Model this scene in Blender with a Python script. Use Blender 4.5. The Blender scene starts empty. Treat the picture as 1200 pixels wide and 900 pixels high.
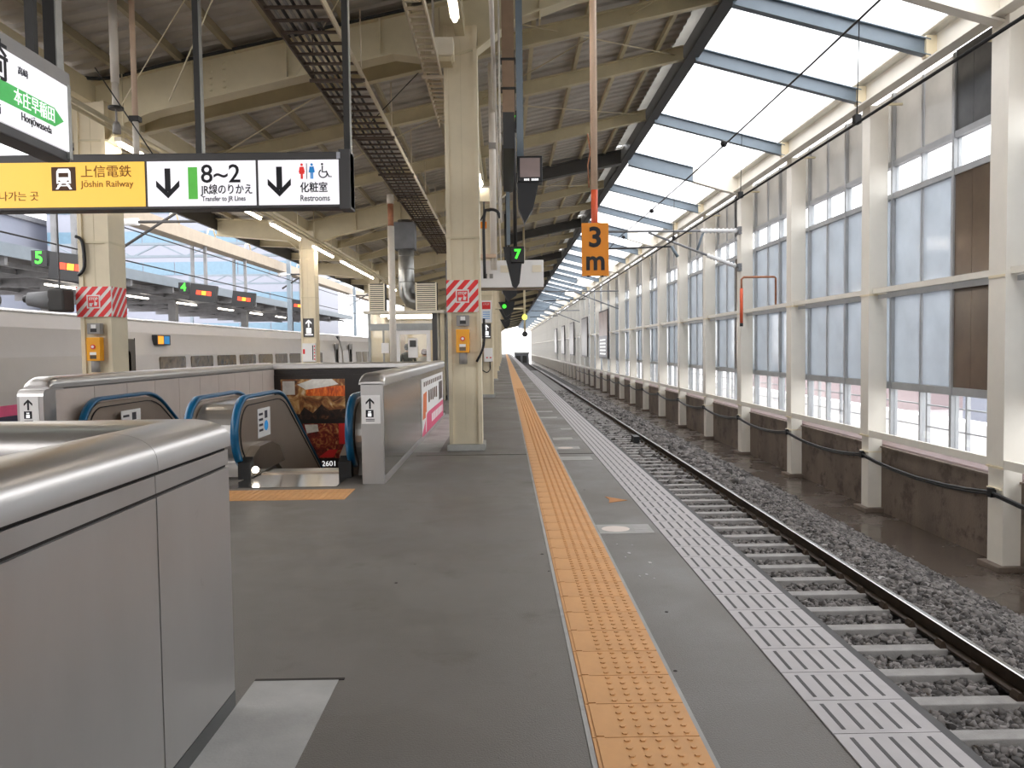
import bpy, bmesh, math, random
import numpy as np
from mathutils import Matrix, Vector

# ------------------------------------------------------------------ camera
scene = bpy.context.scene
COL = scene.collection
H = 1.55
def cam_axes(yaw, pitch, roll):
    fw = Vector((math.sin(yaw)*math.cos(pitch), math.cos(yaw)*math.cos(pitch), math.sin(pitch)))
    r0 = Vector((math.cos(yaw), -math.sin(yaw), 0)); u0 = r0.cross(fw)
    c, s = math.cos(roll), math.sin(roll)
    return r0*c-u0*s, u0*c+r0*s, fw
_r, _u, _f = cam_axes(math.radians(.5145), math.radians(-2.5653), math.radians(.75))
cd = bpy.data.cameras.new('camera'); cam = bpy.data.objects.new('camera', cd); COL.objects.link(cam)
cd.sensor_width = 36; cd.lens = 36*940/1200; cd.clip_start = .05; cd.clip_end = 1500
mw = Matrix((( _r.x, _u.x, -_f.x, 0), (_r.y, _u.y, -_f.y, 0), (_r.z, _u.z, -_f.z, H), (0, 0, 0, 1)))
cam.matrix_world = mw
scene.camera = cam

# ------------------------------------------------------------------ world and exposure
w = bpy.data.worlds.new('overcast_sky'); scene.world = w; w.use_nodes = True
bg = w.node_tree.nodes['Background']
bg.inputs['Color'].default_value = (.985, .975, .985, 1); bg.inputs['Strength'].default_value = 1.0
vs = scene.view_settings
vs.view_transform = 'Standard'; vs.look = 'None'; vs.gamma = 1; vs.use_curve_mapping = False; vs.exposure = 2.28
try:
    scene.cycles.use_denoising = True
    scene.cycles.max_bounces = 10; scene.cycles.diffuse_bounces = 5; scene.cycles.glossy_bounces = 4
    scene.cycles.transmission_bounces = 6; scene.cycles.transparent_max_bounces = 24
    scene.cycles.caustics_reflective = False; scene.cycles.caustics_refractive = False
    scene.cycles.sample_clamp_indirect = 6
except Exception: pass

random.seed(7); rng = np.random.default_rng(7)

# ------------------------------------------------------------------ materials
def lin(c):
    return tuple(((v/255)/12.92 if v/255 <= .04045 else ((v/255+.055)/1.055)**2.4) for v in c)
MATS = {}
def M(name, rgb, rough=.5, metal=0., var=.12, vscale=3., bump=0., bscale=60., emit=0., stretch=(1, 1, 1), rust=None, rust_t=.62, rvar=0., coat=0.):
    m = bpy.data.materials.new(name); m.use_nodes = True; nt = m.node_tree; N = nt.nodes; L = nt.links
    b = N['Principled BSDF']; c = lin(rgb)
    b.inputs['Roughness'].default_value = rough; b.inputs['Metallic'].default_value = metal
    if coat: b.inputs['Coat Weight'].default_value = coat
    tc = N.new('ShaderNodeTexCoord'); mp = N.new('ShaderNodeMapping'); mp.inputs['Scale'].default_value = stretch
    L.new(tc.outputs['Object'], mp.inputs['Vector'])
    nz = N.new('ShaderNodeTexNoise'); nz.inputs['Scale'].default_value = vscale; nz.inputs['Detail'].default_value = 6; nz.inputs['Roughness'].default_value = .6
    L.new(mp.outputs['Vector'], nz.inputs['Vector'])
    cr = N.new('ShaderNodeValToRGB'); cr.color_ramp.elements[0].position = .3; cr.color_ramp.elements[1].position = .7
    cr.color_ramp.elements[0].color = (*[v*(1-var) for v in c], 1); cr.color_ramp.elements[1].color = (*[min(1, v*(1+var)) for v in c], 1)
    L.new(nz.outputs['Fac'], cr.inputs['Fac']); col = cr.outputs['Color']
    if rust:
        n2 = N.new('ShaderNodeTexNoise'); n2.inputs['Scale'].default_value = 1.7; n2.inputs['Detail'].default_value = 9; n2.inputs['Roughness'].default_value = .7
        L.new(tc.outputs['Object'], n2.inputs['Vector'])
        r2 = N.new('ShaderNodeValToRGB'); r2.color_ramp.elements[0].position = rust_t; r2.color_ramp.elements[1].position = rust_t+.1
        L.new(n2.outputs['Fac'], r2.inputs['Fac'])
        mx = N.new('ShaderNodeMix'); mx.data_type = 'RGBA'; mx.inputs['B'].default_value = (*lin(rust), 1)
        L.new(r2.outputs['Color'], mx.inputs['Factor']); L.new(col, mx.inputs['A']); col = mx.outputs['Result']
    L.new(col, b.inputs['Base Color'])
    if rvar:
        mr = N.new('ShaderNodeMapRange'); mr.inputs['From Min'].default_value = .35; mr.inputs['From Max'].default_value = .65
        mr.inputs['To Min'].default_value = max(.02, rough-rvar); mr.inputs['To Max'].default_value = min(1, rough+rvar)
        L.new(nz.outputs['Fac'], mr.inputs['Value']); L.new(mr.outputs['Result'], b.inputs['Roughness'])
    if bump:
        n3 = N.new('ShaderNodeTexNoise'); n3.inputs['Scale'].default_value = bscale; n3.inputs['Detail'].default_value = 4
        L.new(mp.outputs['Vector'], n3.inputs['Vector'])
        bp = N.new('ShaderNodeBump'); bp.inputs['Strength'].default_value = bump; bp.inputs['Distance'].default_value = .02
        L.new(n3.outputs['Fac'], bp.inputs['Height']); L.new(bp.outputs['Normal'], b.inputs['Normal'])
    if emit:
        L.new(col, b.inputs['Emission Color']); b.inputs['Emission Strength'].default_value = emit
    MATS[name] = m; return m
def glass(name, tint, clear, trans, gloss, rough=.08):
    """thin sheet: clear part (transparent), frosted part (translucent), and a reflection"""
    m = bpy.data.materials.new(name); m.use_nodes = True; nt = m.node_tree; N = nt.nodes; L = nt.links
    N.remove(N['Principled BSDF']); out = N['Material Output']
    tr = N.new('ShaderNodeBsdfTransparent'); tr.inputs['Color'].default_value = (*tint, 1)
    tl = N.new('ShaderNodeBsdfTranslucent')
    df = N.new('ShaderNodeBsdfDiffuse'); gl = N.new('ShaderNodeBsdfGlossy'); gl.inputs['Roughness'].default_value = rough
    tc = N.new('ShaderNodeTexCoord'); nz = N.new('ShaderNodeTexNoise'); nz.inputs['Scale'].default_value = 1.3; nz.inputs['Detail'].default_value = 6
    L.new(tc.outputs['Object'], nz.inputs['Vector'])
    cr = N.new('ShaderNodeValToRGB'); cr.color_ramp.elements[0].position = .3; cr.color_ramp.elements[1].position = .72
    cr.color_ramp.elements[0].color = (*[v*.8 for v in tint], 1); cr.color_ramp.elements[1].color = (*tint, 1)
    L.new(nz.outputs['Fac'], cr.inputs['Fac']); L.new(cr.outputs['Color'], tl.inputs['Color']); L.new(cr.outputs['Color'], df.inputs['Color'])
    m1 = N.new('ShaderNodeMixShader'); m1.inputs['Fac'].default_value = .5
    L.new(tl.outputs[0], m1.inputs[1]); L.new(df.outputs[0], m1.inputs[2]) ; m1.inputs['Fac'].default_value = 1-trans
    m2 = N.new('ShaderNodeMixShader'); m2.inputs['Fac'].default_value = clear; L.new(m1.outputs[0], m2.inputs[1]); L.new(tr.outputs[0], m2.inputs[2])
    lw = N.new('ShaderNodeLayerWeight'); lw.inputs['Blend'].default_value = .5
    pw = N.new('ShaderNodeMath'); pw.operation = 'POWER'; pw.inputs[1].default_value = 3.5; L.new(lw.outputs['Facing'], pw.inputs[0])
    ml = N.new('ShaderNodeMath'); ml.operation = 'MULTIPLY_ADD'; ml.inputs[1].default_value = gloss*.6; ml.inputs[2].default_value = .03*gloss; L.new(pw.outputs[0], ml.inputs[0])
    m3 = N.new('ShaderNodeMixShader'); L.new(ml.outputs[0], m3.inputs['Fac']); L.new(m2.outputs[0], m3.inputs[1]); L.new(gl.outputs[0], m3.inputs[2])
    L.new(m3.outputs[0], out.inputs['Surface']); MATS[name] = m; return m

M('asphalt', (108, 103, 97), .5, var=.17, vscale=.7, bump=.25, bscale=140, rvar=.16, rust=(96, 90, 82), rust_t=.58)
M('concrete', (166, 164, 160), .75, var=.16, vscale=2.5, bump=.06, bscale=80, rust=(146, 142, 136), rust_t=.56)
M('parapet_concrete', (112, 98, 86), .75, var=.3, vscale=1.1, bump=.3, bscale=40, stretch=(1, 1, .5), rust=(78, 66, 57), rust_t=.52)
M('wet_concrete', (84, 74, 66), .24, var=.2, vscale=.8, rvar=.14)
M('ballast_bed', (80, 76, 74), .9, var=.4, vscale=30, bump=.8, bscale=60)
M('stone', (120, 116, 114), .8, var=.3, vscale=9)
_nt = MATS['stone'].node_tree; _g = _nt.nodes.new('ShaderNodeNewGeometry'); _r2 = _nt.nodes.new('ShaderNodeValToRGB')
_r2.color_ramp.elements[0].color = (*lin((44, 40, 38)), 1); _r2.color_ramp.elements[1].color = (*lin((138, 132, 128)), 1)
_nt.links.new(_g.outputs['Random Per Island'], _r2.inputs['Fac']); _nt.links.new(_r2.outputs['Color'], _nt.nodes['Principled BSDF'].inputs['Base Color'])
M('sleeper', (150, 146, 142), .6, var=.16, vscale=5, bump=.2, rust=(132, 118, 106), rust_t=.62)
M('rail_side', (74, 60, 48), .6, metal=.2, var=.3, vscale=6)
M('rail_head', (170, 168, 165), .25, metal=1, var=.1)
M('tactile', (208, 156, 102), .6, var=.1, vscale=4, rust=(222, 158, 98), rust_t=.66)
M('tactile_seam', (180, 120, 64), .7)
M('white_tile', (178, 173, 173), .6, var=.08, vscale=5, rust=(188, 182, 178), rust_t=.66)
M('tile_slot', (88, 86, 86), .8)
M('cream', (214, 202, 170), .5, var=.07, vscale=2, rust=(176, 152, 110), rust_t=.72)
M('cream_light', (226, 213, 184), .5, var=.06, vscale=2, rust=(190, 164, 120), rust_t=.74)
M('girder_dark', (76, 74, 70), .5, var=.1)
M('purlin_paint', (156, 144, 116), .5, var=.12, vscale=2)
M('rafter_paint', (206, 194, 160), .5, var=.1, vscale=2)
M('dark_steel', (48, 46, 44), .5, var=.15)
M('roof_sheet', (196, 190, 180), .6, var=.16, vscale=1.2, rust=(140, 126, 108), rust_t=.66)
M('blue_steel', (112, 124, 134), .45, var=.08, vscale=2)
M('white_paint', (228, 222, 210), .45, var=.05, vscale=1.5, rust=(196, 178, 150), rust_t=.76)
M('mullion_grey', (172, 174, 176), .4, metal=.2, var=.1)
M('brown_panel', (142, 126, 112), .2, metal=.65, var=.18, vscale=1.5)
M('grey_panel', (92, 92, 92), .28, metal=.5, var=.15)
M('brushed', (188, 185, 182), .36, metal=.8, rust=(146, 142, 138), rust_t=.62, var=.09, vscale=2.2, stretch=(1, 1, .3), rvar=.06)
M('brushed_coping', (206, 203, 200), .33, metal=.9, var=.02, vscale=1.2)
M('steel_mirror', (190, 186, 180), .16, metal=1., var=.08, vscale=3)
M('steel_brown', (176, 162, 148), .34, metal=.6, var=.06, vscale=2)
M('groove', (50, 44, 40), .9)
M('handrail_blue', (8, 92, 134), .3, var=.06)
M('rubber', (24, 24, 25), .5)
M('beige_panel', (216, 202, 192), .5, var=.04)
M('sign_frame', (74, 72, 72), .45, var=.06)
M('sign_white', (246, 244, 248), .4, emit=.13, var=.01)
M('sign_yellow', (250, 196, 78), .4, emit=.13, var=.02)
M('print_grey', (60, 60, 70), .6)
M('sign_black', (22, 22, 28), .6)
M('sign_brown', (150, 92, 22), .6)
M('sign_darkbrown', (92, 58, 30), .6)
M('sign_green', (88, 178, 72), .6, emit=.12)
M('station_green', (76, 176, 92), .6, emit=.12)
M('sign_grey', (190, 190, 200), .6)
M('sign_red', (226, 52, 48), .6, emit=.08)
M('sign_blue', (44, 140, 206), .6, emit=.08)
M('text_white', (250, 250, 250), .6, emit=.2)
M('led_green', (60, 235, 50), .5, emit=.4, var=0)
M('led_red', (255, 60, 30), .5, emit=.3, var=0)
M('led_orange', (255, 150, 40), .5, emit=.25, var=0)
M('led_yellow', (230, 235, 90), .5, emit=.4, var=0)
M('board_black', (24, 24, 26), .45)
M('screen', (128, 112, 108), .4, emit=.06)
M('tube_light', (255, 246, 236), .5, emit=7.0, var=0)
M('lamp_glow', (255, 244, 226), .5, emit=3.0, var=0)
M('hazard_red', (232, 48, 48), .5, var=.05)
M('hazard_white', (238, 232, 228), .5, var=.04)
M('button_yellow', (250, 172, 24), .4, var=.04)
M('grey_box', (150, 146, 142), .45, var=.06)
M('orange_sign', (240, 146, 24), .5, var=.05)
M('orange_red', (226, 96, 58), .5, var=.08)
M('pole_pink', (214, 186, 160), .5, var=.08, rust=(170, 126, 92), rust_t=.66)
M('pole_white', (220, 212, 200), .5, var=.06)
M('brown_post', (158, 132, 108), .6, var=.15, vscale=4)
M('rusty', (166, 112, 82), .7, var=.25, vscale=8)
M('train_white', (206, 202, 200), .2, var=.02, coat=.3)
M('train_grey', (170, 168, 168), .35)
M('train_pink', (232, 92, 140), .3)
M('train_navy', (52, 56, 84), .3)
M('train_glass', (96, 82, 62), .12, var=.5, vscale=4)
M('train_door', (66, 60, 52), .3, var=.2)
M('beam_beige', (142, 128, 108), .5, var=.1)
M('poster_dark', (36, 28, 24), .35)
M('poster_frame', (96, 84, 70), .35, metal=.6)
M('cable_black', (28, 28, 30), .5)
M('insulator', (226, 226, 226), .35)
M('galv', (166, 166, 162), .35, metal=.8, var=.15, vscale=6)
M('tray_dark', (86, 72, 60), .6, metal=.2, var=.2)
M('tray_light', (210, 196, 170), .5)
M('building_white', (134, 138, 150), .6, var=.02)
M('building_glass', (98, 126, 144), .3, var=.08)
M('building_pink', (176, 158, 158), .6, var=.06)
M('far_grey', (124, 125, 127), .7, var=.15)
M('far_dark', (62, 60, 58), .7, var=.2)
M('ground_grey', (196, 188, 188), .9, var=.15)
M('ivory', (244, 234, 212), .45, var=.03)
M('label_paper', (244, 242, 240), .6, var=.02)
M('ad_dark', (34, 38, 60), .4)
M('ad_photo', (150, 128, 118), .4, var=.3, vscale=1.2)
M('ad_grey', (120, 116, 110), .4, var=.2, vscale=.9)
M('ad_frame', (66, 58, 54), .5)
M('pink', (226, 84, 124), .5, var=.03)
M('ad_orange', (232, 120, 60), .5, var=.2)
M('skin', (222, 176, 146), .6); M('hair_black', (26, 22, 20), .6); M('hair_brown', (104, 66, 44), .6)
M('cloth_dark', (44, 52, 50), .8); M('cloth_white', (232, 228, 222), .8); M('cloth_navy', (40, 44, 60), .8)
M('kiosk_wall', (224, 216, 200), .6, var=.03)
M('kiosk_frame', (150, 152, 150), .35, metal=.6)
glass('glass_clear', (.94, .96, .97), .97, .5, 1.0, .02)
glass('glass_frosted', (.57, .61, .645), .17, .72, 1.0, .12)
glass('glass_smoke', (.60, .59, .56), .1, .55, .8, .2)
glass('glass_roof', (.97, .98, .99), .86, .9, .35, .1)

def art(name, stops, scale, dist=2., stretch=(1, 1, 1)):
    """flat print: bands of colour from noise"""
    m = bpy.data.materials.new(name); m.use_nodes = True; nt = m.node_tree; N = nt.nodes; L = nt.links; b = N['Principled BSDF']
    tc = N.new('ShaderNodeTexCoord'); mp = N.new('ShaderNodeMapping'); mp.inputs['Scale'].default_value = stretch
    nz = N.new('ShaderNodeTexNoise'); nz.inputs['Scale'].default_value = scale; nz.inputs['Detail'].default_value = 5; nz.inputs['Distortion'].default_value = dist
    cr = N.new('ShaderNodeValToRGB'); cr.color_ramp.interpolation = 'LINEAR'
    for i, (p, c) in enumerate(stops):
        e = cr.color_ramp.elements[i] if i < 2 else cr.color_ramp.elements.new(p)
        e.position = p; e.color = (*lin(c), 1)
    L.new(tc.outputs['Object'], mp.inputs['Vector']); L.new(mp.outputs['Vector'], nz.inputs['Vector']); L.new(nz.outputs['Fac'], cr.inputs['Fac']); L.new(cr.outputs['Color'], b.inputs['Base Color'])
    b.inputs['Roughness'].default_value = .35; MATS[name] = m
art('print_wood', [(.3, (58, 34, 22)), (.48, (150, 92, 50)), (.6, (206, 160, 96)), (.72, (236, 214, 180))], 3.0)
art('print_orange', [(.35, (190, 70, 20)), (.55, (240, 110, 30)), (.7, (250, 150, 60))], 6.0, 1, (3, 1, 1))
art('print_dark', [(.35, (20, 14, 12)), (.6, (60, 38, 28)), (.75, (140, 90, 60))], 5.0)
art('print_red', [(.3, (60, 18, 14)), (.5, (140, 40, 28)), (.62, (196, 120, 70)), (.75, (236, 200, 130))], 5.0)
art('print_bright', [(.3, (220, 214, 206)), (.7, (250, 248, 240))], 3.0)

# ------------------------------------------------------------------ mesh helpers
class MB:
    def __init__(s): s.v = []; s.f = []; s.m = []; s.sm = []
    def add(s, vs, fs, mi=0, smooth=False):
        o = len(s.v); s.v += [tuple(p) for p in vs]
        for f in fs: s.f.append([i+o for i in f]); s.m.append(mi); s.sm.append(smooth)
        return s
    def box(s, x0, x1, y0, y1, z0, z1, mi=0):
        vs = [(x, y, z) for z in (z0, z1) for y in (y0, y1) for x in (x0, x1)]
        return s.add(vs, [(0, 2, 3, 1), (4, 5, 7, 6), (0, 1, 5, 4), (2, 6, 7, 3), (0, 4, 6, 2), (1, 3, 7, 5)], mi)
    def bar(s, p, q, w, h, mi=0, up=(0, 0, 1)):
        p, q = Vector(p), Vector(q); d = (q-p).normalized(); u = Vector(up)
        if abs(d.dot(u)) > .98: u = Vector((1, 0, 0))
        r = d.cross(u).normalized(); u = r.cross(d)
        vs = [a+r*(sx*w/2)+u*(sz*h/2) for sz in (-1, 1) for a in (p, q) for sx in (-1, 1)]
        return s.add(vs, [(0, 2, 3, 1), (4, 5, 7, 6), (0, 1, 5, 4), (2, 6, 7, 3), (0, 4, 6, 2), (1, 3, 7, 5)], mi)
    def tube(s, path, r, n=8, mi=0, cap=True, smooth=True):
        P = [Vector(p) for p in path]; rings = []; pu = None
        for i, p in enumerate(P):
            t = (P[min(i+1, len(P)-1)]-P[max(i-1, 0)]).normalized()
            if pu is None:
                pu = Vector((0, 0, 1)) if abs(t.z) < .9 else Vector((1, 0, 0))
            a = t.cross(pu).normalized(); b = a.cross(t).normalized(); pu = b
            rr = r[i] if isinstance(r, (list, tuple)) else r
            rings.append([p+(a*math.cos(2*math.pi*k/n)+b*math.sin(2*math.pi*k/n))*rr for k in range(n)])
        vs = [v for ring in rings for v in ring]
        fs = [(i*n+k, i*n+(k+1) % n, (i+1)*n+(k+1) % n, (i+1)*n+k) for i in range(len(P)-1) for k in range(n)]
        s.add(vs, fs, mi, smooth)
        if cap:
            o = len(s.v)-len(vs)
            s.f.append([o+k for k in range(n)][::-1]); s.m.append(mi); s.sm.append(False)
            s.f.append([o+(len(P)-1)*n+k for k in range(n)]); s.m.append(mi); s.sm.append(False)
        return s
    def prism(s, poly, axis, a, b, mi=0, smooth=False):
        """poly in the plane normal to axis: x->(y,z) y->(x,z) z->(x,y), ring order"""
        def P(u, v, w): return (w, u, v) if axis == 'x' else (u, w, v) if axis == 'y' else (u, v, w)
        n = len(poly)
        vs = [P(u, v, a) for u, v in poly]+[P(u, v, b) for u, v in poly]
        s.add(vs, [[i, (i+1) % n, n+(i+1) % n, n+i] for i in range(n)], mi, smooth)
        o = len(s.v)-2*n
        s.f.append([o+i for i in range(n)][::-1]); s.m.append(mi); s.sm.append(False)
        s.f.append([o+n+i for i in range(n)]); s.m.append(mi); s.sm.append(False)
        return s
    def mesh(s, name, mats, bevel=0):
        me = bpy.data.meshes.new(name); me.from_pydata(s.v, [], s.f)
        for m in (mats if isinstance(mats, (list, tuple)) else [mats]): me.materials.append(MATS[m])
        me.polygons.foreach_set('material_index', s.m); me.polygons.foreach_set('use_smooth', s.sm)
        bm = bmesh.new(); bm.from_mesh(me); bmesh.ops.recalc_face_normals(bm, faces=bm.faces)
        if bevel: bmesh.ops.bevel(bm, geom=[e for e in bm.edges if len(e.link_faces) == 2 and e.calc_face_angle(0) > .6], offset=bevel, segments=2, affect='EDGES', profile=.5)
        bm.to_mesh(me); bm.free(); me.update(); return me
    def build(s, name, mats, parent=None, bevel=0):
        return obj(name, s.mesh(name, mats, bevel), parent)
def obj(name, me, parent=None):
    o = bpy.data.objects.new(name, me); COL.objects.link(o)
    if parent is not None:
        o.parent = parent; o.matrix_parent_inverse = world_of(parent).inverted()
    return o
def world_of(o):
    m = o.matrix_basis.copy()
    while o.parent is not None: m = o.parent.matrix_basis @ o.matrix_parent_inverse @ m; o = o.parent
    return m
def tag(o, label=None, cat=None, group=None, kind=None):
    if label: o['label'] = label
    if cat: o['category'] = cat
    if group: o['group'] = group
    if kind: o['kind'] = kind
    return o
def empty(name, loc, label=None, cat=None, group=None, kind=None):
    o = bpy.data.objects.new(name, None); COL.objects.link(o); o.location = loc; o.empty_display_size = .2
    return tag(o, label, cat, group, kind)
def dup(root, off, label=None):
    def cp(o, par):
        c = o.copy(); COL.objects.link(c)
        if par is not None: c.parent = par; c.matrix_parent_inverse = o.matrix_parent_inverse.copy()
        for ch in list(o.children): cp(ch, c)
        return c
    r = cp(root, None); r.location = root.location+Vector(off)
    if label: r['label'] = label
    return r
def place(name, me, parent, off):
    o = obj(name, me, parent); o.location = off
    return o
ORD = ['first', 'second', 'third', 'fourth', 'fifth', 'sixth', 'seventh', 'eighth', 'ninth', 'tenth', 'eleventh', 'twelfth']
def text_mesh(body, size, mat, ax='L', bold=0., depth=.002):
    c = bpy.data.curves.new('lettering', 'FONT'); c.body = body; c.size = size
    c.align_x = {'L': 'LEFT', 'C': 'CENTER'}[ax]; c.align_y = 'CENTER'; c.offset = bold; c.extrude = depth; c.resolution_u = 3
    o = bpy.data.objects.new('lettering', c); COL.objects.link(o)
    dg = bpy.context.evaluated_depsgraph_get(); dg.update()
    me = bpy.data.meshes.new_from_object(o.evaluated_get(dg)); bpy.data.objects.remove(o); bpy.data.curves.remove(c)
    me.materials.clear(); me.materials.append(MATS[mat]); return me
def put_text(body, size, mat, loc, parent, face='-y', ax='L', bold=0., sx=1.):
    me = text_mesh(body, size, mat, ax, bold)
    rot = {'-y': Matrix.Rotation(math.pi/2, 4, 'X'), '+x': Matrix.Rotation(math.pi/2, 4, 'Z') @ Matrix.Rotation(math.pi/2, 4, 'X'),
           '-x': Matrix.Rotation(-math.pi/2, 4, 'Z') @ Matrix.Rotation(math.pi/2, 4, 'X'), 'up': Matrix.Identity(4)}[face]
    me.transform(Matrix.Translation(loc) @ rot @ Matrix.Diagonal((sx, 1, 1, 1)))
    return obj('lettering', me, parent)
def flat(poly, face, d, t=.004, mb=None, mi=0):
    """thin raised print; poly in (u,z); face '-y': u=x at y=d ; '+x': u=y at x=d ; 'up': (x,y) at z=d"""
    mb = mb or MB()
    if face == '-y': mb.prism(poly, 'y', d-t, d, mi)
    elif face == '+x': mb.prism(poly, 'x', d, d+t, mi)
    elif face == '-x': mb.prism(poly, 'x', d-t, d, mi)
    else: mb.prism(poly, 'z', d, d+t, mi)
    return mb
def rect(u0, u1, v0, v1): return [(u0, v0), (u1, v0), (u1, v1), (u0, v1)]
def arc(cx, cz, r, a0, a1, n): return [(cx+r*math.cos(math.radians(a0+(a1-a0)*i/n)), cz+r*math.sin(math.radians(a0+(a1-a0)*i/n))) for i in range(n+1)]
def arrow(cx, cz, s, up=1, wgt=.17):
    """JIS style arrow: stem and a chevron head, height 2*s"""
    w_ = wgt*s; k = up
    stem = [(cx-w_, cz-k*s), (cx+w_, cz-k*s), (cx+w_, cz+k*s*.55), (cx-w_, cz+k*s*.55)]
    tip = cz+k*s; L_ = [(cx, tip), (cx-.78*s, tip-k*.78*s), (cx-.78*s, tip-k*1.2*s), (cx, tip-k*.42*s)]
    R_ = [(2*cx-x, z) for x, z in L_]
    return [stem, L_, R_]
Y0, YN = -40.0, 222.0          # run of the station along the track

# ================================================================== SETTING
# ---- platform floor (with openings for the stair and the escalators)
fl = MB()
HS = (-5.2, -1.47, -6.0, 3.2); HE = (-5.28, -1.66, 10.2, 18.42)
def frect(x0, x1, y0, y1): fl.box(x0, x1, y0, y1, -.3, 0)
frect(-8.55, HE[0], Y0, YN); frect(-1.47, 1.75, Y0, YN)
frect(HE[0], -1.47, 3.2, 10.2); frect(HE[0], -1.47, 18.42, YN); frect(-1.66, -1.47, 10.2, 18.42); frect(HE[0], -1.47, Y0, -6.0); frect(HE[0], HS[0], -6, 3.2)
floor = tag(fl.build('floor', 'asphalt'), 'dark grey asphalt platform floor between the escalator well and the track', kind='structure')
# platform nose and face under the edge
MB().box(1.715, 1.755, Y0, YN, -.22, .004).build('edge_kerb', 'tile_slot', floor)
MB().box(1.3, 1.5, Y0, YN, -1.9, -.3).build('platform_wall', 'parapet_concrete', floor)
MB().box(-8.3, -8.1, Y0, YN, -1.9, -.3).build('platform_wall', 'parapet_concrete', floor)
# concrete strip round the stair parapet, pale patched strips, expansion joint
MB().box(-1.195, -.80, -6, 3.73, 0, .003).build('concrete_strip', 'concrete', floor)
MB().box(-1.195, -.775, 3.715, 3.735, 0, .0045).build('joint', 'groove', floor)
MB().box(-1.40, -1.0, 12.0, 19, 0, .003).build('concrete_strip', 'concrete', floor)
for y in (11.62, 24.7, 37.8, 50.9):
    MB().box(-1.3 if y < 19 else -5.2, 1.72, y, y+.025, 0, .0035).build('joint', 'groove', floor)
# escalator floor plates and tactile bar
MB().box(-3.16, -1.93, 9.06, 10.2, .002, .008).build('floor_plate', 'steel_mirror', floor)
MB().box(-5.05, -3.9, 9.06, 10.2, .002, .008).build('floor_plate', 'steel_mirror', floor)
for i in range(12):
    x0 = -5.28+i*.3
    if x0+.3 > -1.66: break
    t = MB().box(x0+.004, x0+.296, 8.30, 8.90, 0, .006)
    for k in range(4):
        t.box(x0+.035+k*.066, x0+.07+k*.066, 8.33, 8.58, .006, .011); t.box(x0+.035+k*.066, x0+.07+k*.066, 8.62, 8.87, .006, .011)
    t.build('tactile_tile', 'tactile', floor)
# yellow tactile line: border strips, tiles with dots and inner bar
MB().box(.305, .325, Y0, YN, 0, .004).build('tile_border', 'concrete', floor)
MB().box(.752, .772, Y0, YN, 0, .004).build('tile_border', 'concrete', floor)
yt = MB().box(.003, .427, .003, .297, 0, .008)
yt.box(.018, .05, .006, .294, .008, .0125)
for i in range(5):
    for j in range(5):
        cx, cy = .135+i*.062, .03+j*.06
        yt.prism([(cx+.0125*math.cos(a), cy+.0125*math.sin(a)) for a in [k*math.pi/3 for k in range(6)]], 'z', .008, .0135)
ytm = yt.mesh('tactile_tile', 'tactile')
for i in range(95):
    place('tactile_tile', ytm, floor, (.325, 1.9+i*.3, 0))
MB().box(.325, .752, 1.9, 30.4, 0, .003).build('tile_bed', 'tactile_seam', floor)
far = MB()
for i in range(95, 720): far.box(.328, .749, 1.903+i*.3, 2.197+i*.3, 0, .008)
tag(far.build('tactile_tile_run', 'tactile', floor), kind='stuff')
# white edge tiles with five dark slots
wt = MB().box(.003, .432, .003, .297, 0, .007)
for i in range(5): wt.box(.052+i*.076, .068+i*.076, .035, .265, .007, .0082, 1)
wtm = wt.mesh('edge_tile', ['white_tile', 'tile_slot'])
for i in range(95):
    place('edge_tile', wtm, floor, (1.28, 1.9+i*.3, 0))
MB().box(1.28, 1.715, 1.9, 30.4, 0, .002).build('tile_bed', 'tile_slot', floor)
far = MB()
for i in range(95, 720):
    far.box(1.283, 1.712, 1.903+i*.3, 2.197+i*.3, 0, .007)
    if i < 200:
        for k in range(5): far.box(1.332+k*.076, 1.348+k*.076, 1.935+i*.3, 2.165+i*.3, .007, .0082, 1)
tag(far.build('edge_tile_run', ['white_tile', 'tile_slot'], floor), kind='stuff')
# boarding marks: pale plates printed with a circle and a block of small print
def mark(y, x0=.775, x1=1.23, d=.34, rich=True):
    b = MB().box(x0, x1, y, y+d, 0, .003)
    o = b.build('boarding_mark', 'concrete', floor)
    if rich:
        flat([(x0+.15+.12*math.cos(a), y+d/2+.11*math.sin(a)) for a in np.linspace(0, 6.2, 16)], 'up', .003, .001).build('mark_print', 'beige_panel', o)
        pr = MB()
        for k in range(6): pr.box(x0+.3, x1-.03, y+.035+k*.05, y+.055+k*.05, .003, .004)
        pr.build('mark_print', 'white_tile', o)
    return o
mark(6.58); mark(10.95, .77, 1.2, .36, False); mark(12.12, .77, 1.14, .36); mark(13.35, .8, 1.14, .4, False); mark(15.0, 1.05, 1.25, .3, False)
for y in (17.5, 19.2, 23.6, 25.2, 26.8, 31.5, 33.2): mark(y, .78, 1.15, .4, False)
flat([(1.02, 7.9), (1.22, 8.02), (1.02, 8.24), (1.045, 8.07)], 'up', 0, .003).build('tape_scrap', 'tactile_seam', floor)
sp = MB()
for i in range(9):
    cx, cy, r = random.uniform(.85, 1.15), random.uniform(5.2, 6.4), random.uniform(.004, .014)
    flat([(cx+r*math.cos(k*1.05), cy+2*r*math.sin(k*1.05)) for k in range(6)], 'up', 0, .002, sp)
tag(sp.build('paint_specks', 'white_tile', floor), kind='stuff')
st = MB()
for i in range(16):
    cx, cy, r = random.uniform(-1, 1.2), random.uniform(2.6, 9), random.uniform(.004, .014)
    flat([(cx+r*math.cos(k*1.05), cy+r*math.sin(k*1.05)) for k in range(6)], 'up', 0, .0015, st)
tag(st.build('dark_specks', 'groove', floor), kind='stuff')

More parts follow.
